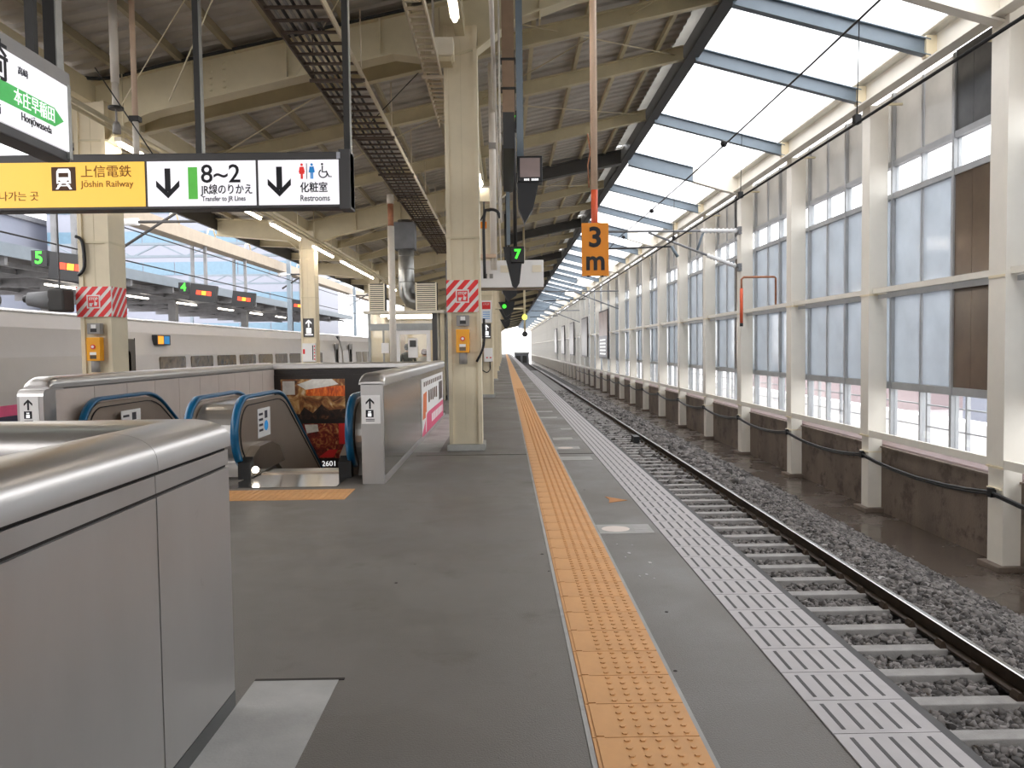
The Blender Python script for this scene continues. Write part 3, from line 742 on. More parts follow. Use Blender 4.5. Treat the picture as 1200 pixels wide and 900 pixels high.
flat([(cx-.008+.011*math.cos(a), 3.376+.011*math.sin(a)) for a in np.linspace(0, 5.9, 10)], '-y', d, .003, mb)
mb.build('pictogram', 'sign_black', sg)
# yellow part: train pictogram, names
x0, x1 = -4.405, -4.17
flat(rect(x0, x1, 3.145, 3.375), '-y', d, .002).build('pictogram_ground', 'sign_darkbrown', sg)
mb = MB(); c_ = (x0+x1)/2
flat([(c_-.07, 3.215), (c_+.07, 3.215), (c_+.068, 3.33), (c_+.05, 3.358), (c_-.05, 3.358), (c_-.068, 3.33)], '-y', d-.002, .002, mb)
flat([(c_-.04, 3.215), (c_-.02, 3.215), (c_-.055, 3.16), (c_-.08, 3.16)], '-y', d-.002, .002, mb); flat([(c_+.02, 3.215), (c_+.04, 3.215), (c_+.08, 3.16), (c_+.055, 3.16)], '-y', d-.002, .002, mb); flat(rect(c_-.06, c_+.06, 3.19, 3.2), '-y', d-.002, .002, mb)
mb.build('pictogram', 'text_white', sg)
mb = flat(rect(c_-.048, c_+.048, 3.275, 3.318), '-y', d-.004, .002); 
for s in (-1, 1): flat(rect(c_+s*.042-.01, c_+s*.042+.01, 3.23, 3.245), '-y', d-.004, .002, mb)
mb.build('pictogram_window', 'sign_darkbrown', sg)
put_text('上信電鉄', .125, 'sign_brown', (-4.125, d-.001, 3.32), sg)
put_text('Jōshin Railway', .088, 'sign_brown', (-4.12, d-.001, 3.205), sg)
put_text('나가는 곳', .10, 'sign_brown', (-4.93, d-.001, 3.09), sg)
for x in (-5.6, -2.985, -1.525):
    mb = MB().box(x-.032, x+.028, SY+.06, SY+.12, 3.5, zr(x)+.3); mb.build('hanger', 'dark_steel', sg); MB().box(x+.028, x+.036, SY+.055, SY+.125, 3.5, zr(x)+.3).build('hanger_trim', 'galv', sg)

# ---- station name sign hanging parallel to the track
ss = empty('station_name_sign', (-3.37, 5.2, 3.02), 'white station name sign with green arrow band hanging at upper left', 'sign')
MB().box(-3.5, -3.32, 3.75, 6.28, 3.02, 3.69).build('case', 'sign_frame', ss, .01)
MB().box(-3.322, -3.30, 3.8, 6.23, 3.09, 3.58).build('lit_panel', 'sign_white', ss); MB().box(-3.325, -3.305, 3.75, 6.28, 3.585, 3.69).build('top_trim', 'grey_box', ss); MB().box(-3.325, -3.30, 6.235, 6.28, 3.04, 3.6).build('end_trim', 'galv', ss)
xs = -3.299
flat([(3.85, 3.23), (6.04, 3.23), (6.16, 3.298), (6.04, 3.366), (3.85, 3.366)], '+x', xs-.001, .003).build('green_band', 'station_green', ss)
put_text('本庄早稲田', .118, 'text_white', (xs+.003, 5.54, 3.298), ss, '+x', sx=.85)
put_text('Honjōwaseda', .078, 'sign_black', (xs+.002, 5.62, 3.185), ss, '+x', sx=.86)
put_text('高崎', .29, 'sign_black', (xs+.002, 4.92, 3.475), ss, '+x', bold=.002)
put_text('高崎', .06, 'print_grey', (xs+.002, 5.6, 3.49), ss, '+x')
put_text('Takasaki', .1, 'sign_black', (xs+.002, 5.07, 3.165), ss, '+x', sx=.95)
for y, xw in ((6.18, -3.37), (4.0, -3.37)):
    MB().box(xw-.045, xw+.045, y-.04, y+.04, 3.69, zr(xw)+.3).build('hanger', 'dark_steel', ss); MB().box(xw+.045, xw+.055, y-.045, y+.045, 3.69, zr(xw)+.3).build('hanger_trim', 'galv', ss)
MB().box(-3.47, -3.41, 6.0, 6.06, 3.69, 6.0).build('hanger', 'dark_steel', ss)

# ---- 3m marker
e = empty('stop_marker_sign', (1.04, 9.1, 2.35), 'orange hanging board reading 3 m on a pink pole', 'sign')
MB().box(.888, 1.192, 9.09, 9.11, 2.35, 2.945).build('panel', 'orange_sign', e, .004)
put_text('3', .31, 'sign_black', (1.04, 9.085, 2.775), e, ax='C', bold=.008, sx=1.05); put_text('m', .31, 'sign_black', (1.04, 9.085, 2.515), e, ax='C', bold=.008, sx=.95)
MB().tube([(1.04, 9.14, 2.75), (1.04, 9.14, 3.32)], .038, 10).build('lower_pole', 'orange_red', e); MB().tube([(1.04, 9.14, 3.32), (1.04, 9.14, 7.1)], .04, 10).build('pole', 'pole_pink', e)
MB().tube([(.98, 9.14, 3.35), (.97, 9.14, 3.6), (1.0, 9.14, 3.75), (.97, 9.14, 3.95)], .008, 5).build('wire_tie', 'rusty', e)
for x in (.96, 1.12): MB().tube([(x, 9.1, 2.34), (x, 9.1, 2.355)], .015, 8).build('bolt', 'cable_black', e)

# ---- right row fluorescents, left row fluorescents
def tube_lamp(name, x, ya, yb, z, label, rod=True):
    e = empty(name, (x, (ya+yb)/2, z), label, 'lamp', 'fluorescent lamps under the canopy')
    MB().box(x-.05, x+.05, ya-.04, yb+.04, z+.03, z+.09).build('housing', 'ivory', e)
    MB().tube([(x, ya, z), (x, yb, z)], .026, 10).build('tube', 'tube_light', e)
    for y in (ya+.15, yb-.15): MB().tube([(x, y, z+.09), (x, y, zr(x)+.3)], .012, 6).build('rod', 'cream', e)
LL = [(11.95, 12.8), (17.45, 18.75), (19.6, 22.3), (23.9, 26.6), (27.9, 31.1), (31.3, 34.6), (39, 42), (46, 49), (52, 55)]
for i, (a, b) in enumerate(LL): tube_lamp('fluorescent_lamp', -5.6, a, b, 4.61, f'{ORD[i]} glowing fluorescent tube from the left in the row above the train')
LR = [(7.6, 9.1), (15.2, 16.3), (17.1, 18.6), (29, 30.5), (42, 44)]
for i, (a, b) in enumerate(LR): tube_lamp('fluorescent_lamp', -.5, a, b, 5.2, f'{ORD[i]} glowing fluorescent tube along the columns by the yellow line')

# ---- cable ladders
def ladder(xa, xb, ya, yb, z, mat1, mat2, pitch, label, h=.1):
    e = empty('cable_ladder', ((xa+xb)/2, ya, z), label, 'cable tray')
    MB().box(xa-.02, xa, ya, yb, z, z+h).build('side_rail', mat1, e); MB().box(xb, xb+.02, ya, yb, z, z+h).build('side_rail', mat2, e)
    rm_ = MB().box(xa, xb, -.02, .02, z+.01, z+.04).mesh('rung', mat1)
    n = int((yb-ya)/pitch)
    for i in range(n): place('rung', rm_, e, (0, ya+.1+i*pitch, 0))
    y = ya+1.5
    while y < yb:
        MB().tube([(xa, y, z), (xa, y, zr(xa)+.2)], .01, 6).build('hanger_rod', mat1, e); MB().tube([(xb, y, z), (xb, y, zr(xb)+.2)], .01, 6).build('hanger_rod', mat2, e)
        MB().bar((xa-.05, y, z-.02), (xb+.05, y, z-.02), .04, .04).build('cross_arm', mat1, e); y += 3.1
    return e
t1 = ladder(-2.66, -1.98, 7.0, 33, 5.4, 'tray_dark', 'tray_light', .36, 'wide dark cable ladder running overhead left of the columns')
for i in range(6):
    x = -2.58+i*.085
    cable('cable', [(x, 7, 5.46), (x+.02*math.sin(i), 20, 5.46), (x, 33, 5.46)], .022, 'cable_black' if i % 2 else 'grey_box', f'{ORD[i]} long cable from the left lying in the wide ladder')
ladder(-1.12, -.90, 7.5, 14.9, 5.6, 'tray_light', 'tray_light', .22, 'narrow cream cable ladder beside the nearest column')
# long conduits along the canopy
for i, (x, z, r, m_) in enumerate(((-5.45, 4.78, .035, 'cream'), (-5.72, 4.85, .03, 'cream'), (-.1, 5.6, .03, 'pole_white'), (-.95, 5.9, .025, 'cream'))):
    tag(MB().tube([(x, 8, z), (x, 60, z)], r, 8).build('conduit', m_), ('thin cream conduit above the left row of fluorescent tubes', 'second cream conduit close to the left column row', 'white conduit right of the columns by the yellow line', 'thin cream conduit just left of the nearest column top')[i], 'conduit')

# ---- hanging poles at upper left
e = empty('hanging_pole', (-4.75, 9.8, 4.9), 'white hanging pole with flange and drooping lamp cap at upper left', 'pole')
MB().tube([(-4.71, 10, 5.9), (-4.71, 10, 4.85)], .05, 10).build('upper_tube', 'pole_white', e); MB().tube([(-4.71, 10, 4.85), (-4.71, 10, 4.56)], .042, 10).build('lower_tube', 'pole_white', e)
MB().tube([(-4.71, 10, 4.56), (-4.71, 10, 4.53)], .09, 12).build('flange', 'dark_steel', e); MB().tube([(-4.71, 10, 4.53), (-4.71, 10, 4.36)], .012, 6).build('stem', 'grey_box', e)
MB().tube([(-4.71, 10, 4.38), (-4.71, 10, 4.34), (-4.71, 10, 4.24)], [.03, .045, .05], 12).build('cap', 'grey_box', e)
e = empty('hanging_pole', (-4.48, 10, 4.0), 'slim beige hanging pole behind the overhead sign', 'pole')
MB().tube([(-4.48, 10, 6.0), (-4.48, 10, 4.42)], .033, 10).build('upper_tube', 'pole_pink', e); MB().tube([(-4.48, 10, 4.42), (-4.48, 10, 3.9)], .036, 10).build('lower_tube', 'pole_white', e); MB().box(-4.54, -4.42, 9.95, 10.05, 4.38, 4.44).build('clamp', 'dark_steel', e)
e = empty('hanging_pole', (-3.05, 22, 0), 'tall white pole rising in front of the waiting room', 'pole')
MB().tube([(-3.04, 22.0, 0), (-3.04, 22.0, 4.9)], .095, 10).build('lower_tube', 'pole_white', e); MB().tube([(-3.04, 22, 4.9), (-3.04, 22, 5.5)], .08, 10).build('sleeve', 'rusty', e); MB().tube([(-3.04, 22, 5.5), (-3.04, 22, 5.75)], .095, 10).build('cap', 'pole_white', e)
# bracing wires near the poles
for i, (a, b) in enumerate((((-3.9, 9.6, 4.5), (-3.2, 9.6, 6.0)), ((-4.9, 9.9, 5.0), (-4.2, 9.9, 3.9)), ((-3.0, 12.0, 5.6), (-1.9, 10.5, 6.3)), ((-2.3, 14, 5.4), (-1.4, 14, 6.3)), ((-5.1, 11, 4.9), (-3.0, 9, 6.1)))):
    cable('bracing_wire', [a, b], .008, 'cable_black' if i % 2 else 'cream', f'{ORD[i]} thin bracing wire from the left under the canopy girder', 'wire')
cable('cable', [(-6.5, 11.95, 4.3), (-6.48, 11.95, 4.75), (-6.42, 11.95, 5.05), (-6.42, 11.95, 5.4), (-6.2, 12.0, 5.58), (-5.8, 12.12, 5.62), (-5.0, 12.12, 5.80), (-4.2, 12.12, 5.97), (-3.4, 12.12, 6.14), (-2.4, 12.12, 6.36), (-1.3, 12.12, 6.59)], .025, 'cable_black', 'black cable draped along the top of the nearest girder')

# ---- loudspeaker box, boards and screens right of nearest column
e = empty('speaker_box', (-.85, 12.0, 5.7), 'square ivory speaker box on the left of the nearest column', 'loudspeaker')
MB().box(-1.0, -.68, 11.82, 12.12, 5.80, 6.06).build('housing', 'ivory', e, .01); MB().box(-1.01, -.71, 11.87, 12.14, 5.73, 5.80).build('base', 'cream', e)
MB().tube([(-.98, 12.0, 6.1), (-.98, 12.0, 6.7)], .02, 8).build('stem', 'pole_white', e)
e = empty('frame_stand', (-.1, 13.7, 2.6), 'white pipe frame holding the white board behind the nearest column', 'frame')
MB().tube([(-.16, 13.9, 2.9), (-.16, 13.9, 6.4)], .06, 10).build('post', 'pole_white', e); MB().tube([(-.45, 13.9, 4.28), (-.16, 13.9, 4.28)], .05, 8).build('arm', 'pole_white', e)
MB().box(-.42, -.12, 13.8, 14.0, 3.1, 3.16).build('shelf', 'pole_pink', e); MB().box(-.22, -.10, 13.82, 13.98, 4.95, 5.05).build('clamp', 'grey_box', e)
e = empty('white_board', (.13, 14, 2.6), 'blank white board seen behind the nearest column', 'board')
MB().box(-.46, .70, 13.98, 14.12, 2.60, 3.07).build('panel', 'label_paper', e, .01); MB().box(-.46, .70, 13.96, 14.14, 2.56, 2.60).build('bottom_edge', 'poster_frame', e)
for x in (-.34, -.24): MB().box(x, x+.06, 13.97, 13.98, 2.76, 2.84).build('socket', 'grey_box', e)
for x in (-.05, .5): MB().box(x, x+.16, 13.96, 13.98, 2.86, 2.98).build('cover_plate', 'ivory', e)
e = empty('emergency_lamp', (-.25, 13, 3.5), 'ivory lamp box with orange lens beside the nearest column', 'lamp')
MB().box(-.42, -.2, 13.1, 13.3, 3.92, 4.14).build('housing', 'ivory', e, .01); MB().box(-.40, -.36, 12.62, 13.15, 3.98, 4.04).build('bracket', 'cream', e); MB().tube([(-.36, 13.1, 4.2), (-.36, 12.95, 4.2)], .05, 10).build('bulb', 'lamp_glow', e); MB().box(-.36, -.26, 13.1, 13.2, 3.5, 3.6).build('lens', 'orange_sign', e); MB().tube([(-.3, 13.1, 3.92), (-.3, 13.1, 3.72), (-.36, 13.1, 3.62), (-.44, 13.1, 3.68)], .015, 6).build('lead', 'cable_black', e)
# departure board parallel to the track and LED 7
e = empty('departure_board', (.15, 13.2, 2.9), 'dark departure board seen edge on with a green 7 below', 'display board')
MB().prism([(9.9, 3.98), (12.6, 3.98), (12.6, 4.2), (9.9, 4.42)], 'x', .02, .16).build('case', 'board_black', e)
MB().box(.0, .02, 10.0, 12.5, 4.05, 4.15).build('face', 'grey_box', e)
MB().box(.06, .12, 12.9, 12.96, 3.2, 6.6).build('hanger', 'blue_steel', e)
e = empty('track_number_display', (.22, 13, 2.9), 'small black LED display showing a green 7', 'display')
MB().box(.12, .34, 12.95, 13.15, 2.92, 3.18).build('case', 'board_black', e, .01); put_text('7', .2, 'led_green', (.23, 12.945, 3.05), e, ax='C', bold=.008)
MB().prism([(.0, 3.18), (.12, 3.18), (.12, 2.92), (.3, 2.92), (.26, 2.6), (.2, 2.5), (.14, 2.56)], 'y', 13.0, 13.12).build('wedge', 'board_black', e); MB().tube([(.2, 13.05, 3.18), (.2, 13.05, 6.3)], .03, 8).build('hanger', 'dark_steel', e)
e = empty('track_number_display', (.1, 11.6, 4.75), 'upper black box with a dim green digit near the brown post', 'display')
MB().box(.10, .24, 11.9, 12.1, 4.75, 5.02).build('case', 'board_black', e); put_text('7', .17, 'led_green', (.17, 11.895, 4.88), e, ax='C')
e = empty('cctv_monitor', (.37, 11, 3.81), 'square monitor with grey screen hanging on a blue-grey post', 'monitor')
MB().box(.21, .55, 11.0, 11.25, 3.80, 4.15).build('case', 'board_black', e, .01); MB().box(.245, .515, 10.99, 11.0, 3.865, 4.12).build('screen', 'screen', e)
mb = MB()
for x in (.30, .325, .35, .40, .425, .45, .475): mb.box(x, x+.018, 10.992, 11.0, 3.818, 3.845)
mb.build('screen_print', 'text_white', e)
MB().box(.21, .30, 11.05, 11.2, 4.15, 6.6).build('post', 'blue_steel', e); MB().prism([(.2, 3.8), (.5, 3.8), (.42, 3.45), (.3, 3.25), (.22, 3.45)], 'y', 11.02, 11.2).build('bracket', 'board_black', e)
e = empty('brown_post', (.1, 11.4, 5), 'rusty brown square post hanging from the canopy by the monitor', 'post')
MB().box(.02, .19, 11.35, 11.5, 4.75, 6.75).build('shaft', 'brown_post', e)
for z in (5.15, 5.55): MB().box(.0, .21, 11.33, 11.52, z, z+.03).build('strap', 'dark_steel', e)
mb = MB(); pts = [(-.02, 11.3, 3.3+i*.12) for i in range(30)]
tag(mb.tube(pts, [.014 if i % 2 else .02 for i in range(30)], 6).build('hanging_chain', 'pole_white'), 'white link chain hanging beside the rusty brown post', 'chain')
# smaller signs and lamps further down the platform
for i, (y, x, z) in enumerate(((20.5, .15, 2.9), (27, .12, 2.75), (33, .1, 2.8), (42, .1, 2.7))):
    e = empty('hanging_display', (x, y, z), f'{ORD[i]} small dark display hanging along the columns past the white board', 'display')
    MB().prism([(x-.3, z+.35), (x+.25, z+.35), (x+.18, z), (x-.05, z-.15)], 'y', y, y+.3).build('case', 'board_black', e); MB().tube([(x, y+.1, z+.35), (x, y+.1, zr(x)+.45)], .03, 6).build('hanger', 'dark_steel', e)
    if i == 1: MB().tube([(x-.1, y-.02, z+.2), (x-.1, y, z+.2)], .07, 10).build('green_lamp', 'led_green', e)
e = empty('ring_lamp', (1.0, 38, 3), 'thin hanging pole with a small yellow lamp far down the platform', 'lamp')
MB().tube([(.98, 38, 2.2), (.98, 38, zr(.98)+.45)], .05, 8).build('pole', 'cream', e); MB().tube([(.98, 37.9, 3.0), (.98, 38.1, 3.0)], .13, 10).build('lamp_head', 'led_yellow', e); MB().tube([(.98, 37.9, 2.2), (.98, 38.1, 2.2)], .14, 10).build('mirror', 'board_black', e); MB().tube([(-.4, 38, 3.4), (.98, 38, 3.4)], .04, 8).build('arm', 'cream', e)

# ---- steel parapet of the stair in the foreground
def coping_profile(hw=.157, zc=1.275, ze=1.165, n=18):
    pts = [(-hw, ze-.02), (-hw, ze)]
    pts += [(-hw*math.cos(math.radians(a)), ze+(zc-ze)*math.sin(math.radians(a))**.8) for a in np.linspace(12, 168, n)]
    pts += [(hw, ze), (hw, ze-.02)]
    return pts
def sweep(path, prof, mats, name, parent):
    """sweep a closed profile (lateral, z) along a polyline in xy with mitred corners; lateral is to the right of travel"""
    P = [Vector((p[0], p[1])) for p in path]; rings = []
    for i in range(len(P)):
        d0 = (P[i]-P[i-1]).normalized() if i else None; d1 = (P[i+1]-P[i]).normalized() if i < len(P)-1 else None
        a = d0 or d1; b = d1 or d0
        n0 = Vector((a.y, -a.x)); n1 = Vector((b.y, -b.x)); n_ = n0+n1; n_ = n_/(n_.dot(n0))
        rings.append([(P[i].x+n_.x*u, P[i].y+n_.y*u, z) for u, z in prof])
    k = len(prof); mb = MB()
    vs = [v for r in rings for v in r]
    fs = [(i*k+j, i*k+(j+1) % k, (i+1)*k+(j+1) % k, (i+1)*k+j) for i in range(len(P)-1) for j in range(k)]
    mb.add(vs, fs, 0, True); mb.f.append(list(range(k))[::-1]); mb.m.append(0); mb.sm.append(False)
    mb.f.append([(len(P)-1)*k+j for j in range(k)]); mb.m.append(0); mb.sm.append(False)
    o = mb.build(name, mats, parent)
    for e_ in o.data.edges: pass
    o.data.set_sharp_from_angle(angle=math.radians(38))
    return o
sp_ = empty('stair_parapet', (-1.345, 1, 0), 'brushed stainless steel parapet with rounded coping in the left foreground', 'parapet')
XO, YE = -1.197, 3.455
seg = [-6.0, -3.34, -1.92, -.5, .92, 2.735, 3.40]
for i in range(len(seg)-1):
    a, b = seg[i], seg[i+1]
    sweep([(-1.345, a+.0015), (-1.345, b-.0015)] if i < len(seg)-2 else [(-1.345, a+.0015), (-1.345, 3.305), (-2.2, 3.305)], coping_profile(), 'brushed_coping', 'coping', sp_)
    e1 = b-.003 if i < len(seg)-2 else YE
    MB().box(-1.46, XO, a+.005, e1-.002, .075, 1.055).build('panel', 'brushed', sp_)
    MB().box(-1.46, XO-.002, a+.003, e1, 1.068, 1.130).build('trim_band', 'brushed', sp_)
sweep([(-2.203, 3.305), (-6.0, 3.305)], coping_profile(), 'brushed_coping', 'coping', sp_)
MB().box(-1.48, XO-.012, -6, YE-.008, 0, 1.15).build('core', 'groove', sp_)
MB().box(-5.28, -1.3, 3.17, YE-.01, 0, 1.15).build('core', 'groove', sp_)
for x0, x1 in ((-2.2, -1.47), (-3.4, -2.21), (-5.2, -3.41)):
    MB().box(x0, x1, 3.155, 3.175, -2.5, 1.06).build('inner_panel', 'brushed', sp_); MB().box(x0, x1, 3.155, 3.175, 1.07, 1.13).build('inner_trim', 'brushed', sp_)
    MB().box(x0, x1, YE-.012, YE, .08, 1.05).build('outer_panel', 'brushed', sp_); MB().box(x0, x1, YE-.012, YE, 1.065, 1.135).build('outer_trim', 'brushed', sp_)
MB().box(-1.46, XO+.001, -6, YE+.001, 0, .072).build('skirt', 'grey_panel', sp_)
stw = MB().box(-5.3, -5.2, -6, 3.2, -4, 0); stw.box(-1.47, -1.40, -6, 3.2, -4, -.3); stw.box(-5.3, -1.4, -6.1, -6, -4, 0); stw.box(-5.3, -1.4, -6.1, 3.4, -4.15, -4.0); stw.box(-5.3, -1.4, 3.18, 3.4, -4, -.3)
tag(stw.build('wall_stairwell', 'beige_panel'), 'beige walls lining the open stairwell', kind='structure')
stp = empty('stair_flight', (-3.3, 0, -4), 'grey stair flight going down behind the steel parapet', 'stairs')
stepm = MB().box(-5.2, -1.47, 0, .32, -.2, 0).mesh('stair_step', 'concrete')
for i in range(22): place('stair_step', stepm, stp, (0, 2.6-i*.3-.2, -.17*(22-i)+.0))

# ---- escalator well: parapets
rp = empty('escalator_parapet', (-1.535, 9.2, 0), 'polished steel parapet with arrow sign and pink advert right of the escalators', 'parapet')
def endprof(x0, x1, zt, r=.07):
    return [(x0, 0), (x1, 0)]+arc(x1-r, zt-r, r, 0, 90, 5)+arc(x0+r, zt-r, r, 90, 180, 5)
MB().prism(endprof(-1.66, -1.41, 1.16, .01), 'y', 9.25, 18.6).build('body', 'brushed', rp)
MB().box(-1.409, -1.404, 9.30, 18.6, .09, 1.13).build('side_panel', 'steel_mirror', rp)
MB().box(-1.409, -1.40, 9.30, 18.6, .0, .07).build('skirt', 'brushed_coping', rp)
ep = endprof(-1.685, -1.385, 1.285, .085); ep = [(x, max(z, 1.15)) for x, z in ep]
MB().prism(ep, 'y', 9.42, 18.62).build('coping', 'brushed_coping', rp)
def coping_nose(dx, yy, parent):
    nose = MB(); rings = []
    for k in range(6):
        a = k/5*math.pi/2; y = yy-.17*math.sin(a); zt = 1.15+(1.285-1.15)*max(.25, math.cos(a))
        rings.append([(x+dx, y, 1.15+(z-1.15)*(zt-1.15)/.135) for x, z in ep])
    k_ = len(ep); nose.add([v for r in rings for v in r], [(i*k_+j, i*k_+(j+1) % k_, (i+1)*k_+(j+1) % k_, (i+1)*k_+j) for i in range(5) for j in range(k_)], 0, False)
    nose.f.append([5*k_+j for j in range(k_)]); nose.m.append(0); nose.sm.append(False)
    nose.build('coping_end', 'brushed_coping', parent)
coping_nose(0, 9.42, rp)
MB().box(-1.66, -1.41, 9.232, 9.25, 0, 1.15).build('end_panel', 'brushed', rp)
def elevator_sign(x, y, z, label):
    e = empty('arrow_sign', (x, y, z), label, 'sign')
    MB().box(x-.108, x+.108, y-.006, y, z, z+.33).build('panel', 'label_paper', e)
    mb = MB()
    for p in arrow(x-.01, z+.235, .062, 1, .16): flat(p, '-y', y-.006, .002, mb)
    mb.build('arrow', 'sign_black', e)
    flat(rect(x-.06, x+.03, z+.075, z+.16), '-y', y-.006, .002).build('pictogram_ground', 'sign_black', e)
    mb = flat(rect(x-.035, x+.005, z+.085, z+.12), '-y', y-.008, .002); flat(rect(x-.03, x-.018, z+.13, z+.145), '-y', y-.008, .002, mb); flat(rect(x-.012, x+.0, z+.13, z+.145), '-y', y-.008, .002, mb); mb.build('pictogram', 'text_white', e)
    mb = MB()
    for k in range(2): flat(rect(x-.06, x+.04, z+.03+k*.018, z+.038+k*.018), '-y', y-.006, .002, mb)
    tag(mb.build('small_print', 'print_grey', e), kind='stuff')
elevator_sign(-1.545, 9.23, .70, 'white sign with black up arrow on the end of the right escalator parapet')
# pink advert on the right parapet
e = empty('advert', (-1.40, 15.8, 0.05), 'white and pink advert panel on the polished escalator parapet', 'advert')
MB().box(-1.404, -1.395, 13.45, 18.0, .07, 1.04).build('panel', 'label_paper', e)
flat([(13.45, .07), (18.0, .07), (18.0, .42), (14.6, .42), (14.3, .40), (13.45, .12)], '+x', -1.395, .002).build('pink_band', 'pink', e)
flat([(13.55, .35), (14.2, .35), (14.3, .8), (13.7, .78)], '+x', -1.395, .002).build('orange_figure', 'ad_orange', e)
flat(rect(16.9, 17.8, .48, .86), '+x', -1.395, .002).build('photo', 'print_dark', e)
mb = MB()
for k in range(5): flat(rect(14.6+k*.4, 14.86+k*.4, .58+.02*(k % 2), .80), '+x', -1.395, .002, mb)
for k in range(12): flat(rect(13.8+k*.33, 13.98+k*.33, .90, .98), '+x', -1.395, .002, mb)
tag(mb.build('brown_print', 'sign_darkbrown', e), kind='stuff')
mb = MB()
for k in range(9): flat(rect(15.2+k*.3, 15.4+k*.3, .18, .33), '+x', -1.393, .002, mb)
flat([(14.0, .1), (14.12, .1), (14.2, .44), (14.05, .44)], '+x', -1.393, .002, mb); tag(mb.build('white_print', 'label_paper', e), kind='stuff')
# left parapet (beige panels) and back parapet with poster
lp = empty('escalator_parapet', (-5.43, 9.2, 0), 'beige panelled parapet with steel coping left of the escalators', 'parapet')
MB().box(-5.56, -5.30, 9.25, 18.42, -.3, 1.14).build('body', 'grey_box', lp)
edges = np.linspace(9.45, 18.4, 11)
for i in range(10): MB().box(-5.30, -5.275, edges[i]+.006, edges[i+1]-.006, -2.6, 1.13).build('panel', 'beige_panel', lp)
MB().prism([(x-3.895, z) for x, z in ep], 'y', 9.50, 18.38).build('coping', 'brushed_coping', lp); coping_nose(-3.895, 9.50, lp)
MB().prism([(9.19, 0), (9.45, 0), (9.45, 1.13), (9.62, 1.13), (9.62, 1.148), (9.27, 1.148)]+arc(9.27, 1.068, .08, 90, 180, 4), 'x', -5.57, -5.27).build('end_post', 'brushed_coping', lp)
elevator_sign(-5.43, 9.188, .74, 'white sign with black up arrow on the end of the left escalator parapet')
bp_ = empty('escalator_parapet', (-3.4, 18.5, 0), 'steel capped parapet at the far end of the escalator well', 'parapet')
MB().box(-5.3, -1.66, 18.42, 18.68, -.3, 1.12).build('body', 'steel_brown', bp_); MB().box(-5.35, -1.6, 18.38, 18.72, 1.12, 1.27).build('coping', 'brushed_coping', bp_, .03)
MB().box(-5.28, -1.66, 18.40, 18.42, -4, 1.12).build('lining', 'poster_dark', bp_)
po = empty('poster', (-4.4, 18.39, -1.3), 'dark wall poster with two warm restaurant photos and a phone number', 'poster')
MB().box(-5.27, -3.2, 18.36, 18.40, -1.6, 1.0).build('panel', 'poster_dark', po)
fy = 18.36
def pr(poly, m_, name='photo', t=.003, off=0): flat(poly, '-y', fy-off, t).build(name, m_, po)
pr(rect(-5.12, -3.66, -.02, .9), 'print_wood')
pr([(-4.75, .78), (-4.4, .9), (-3.95, .9), (-3.8, .78), (-4.1, .72), (-4.55, .66)], 'print_bright', 'photo', .002, .003)
pr(rect(-5.08, -4.8, .55, .86), 'print_bright', 'photo', .002, .003)
pr([(-4.55, .52), (-3.66, .5), (-3.66, .75), (-4.1, .72), (-4.55, .66)], 'print_orange', 'photo', .002, .0035)
pr([(-5.12, -.02), (-3.66, -.02), (-3.66, .22), (-4.05, .18), (-4.2, .32), (-4.4, .12), (-4.6, .26), (-4.7, .1), (-4.9, .14)], 'print_dark', 'photo', .002, .003)
pr(rect(-4.64, -3.64, -.92, -.12), 'print_red')
pr([(-4.6, -.14), (-4.3, -.14), (-4.28, -.3), (-4.55, -.34)], 'print_bright', 'photo', .002, .003)
pr(rect(-3.82, -3.64, -.6, -.12), 'hazard_red', 'photo', .002, .003)
pr([(-4.3, -.9), (-3.95, -.9), (-3.85, -.72), (-4.05, -.72)], 'hazard_red', 'photo', .002, .003)
put_text('-2601', .17, 'text_white', (-4.28, fy-.004, -1.05), po)
# well lining
wl = MB().box(-1.68, -1.66, 10.6, 18.42, -4, 0); wl.box(-5.3, -1.6, 10.5, 18.5, -4.2, -4)
tag(wl.build('wall_escalator_well', 'steel_brown'), 'brown steel lining of the escalator well', kind='structure')
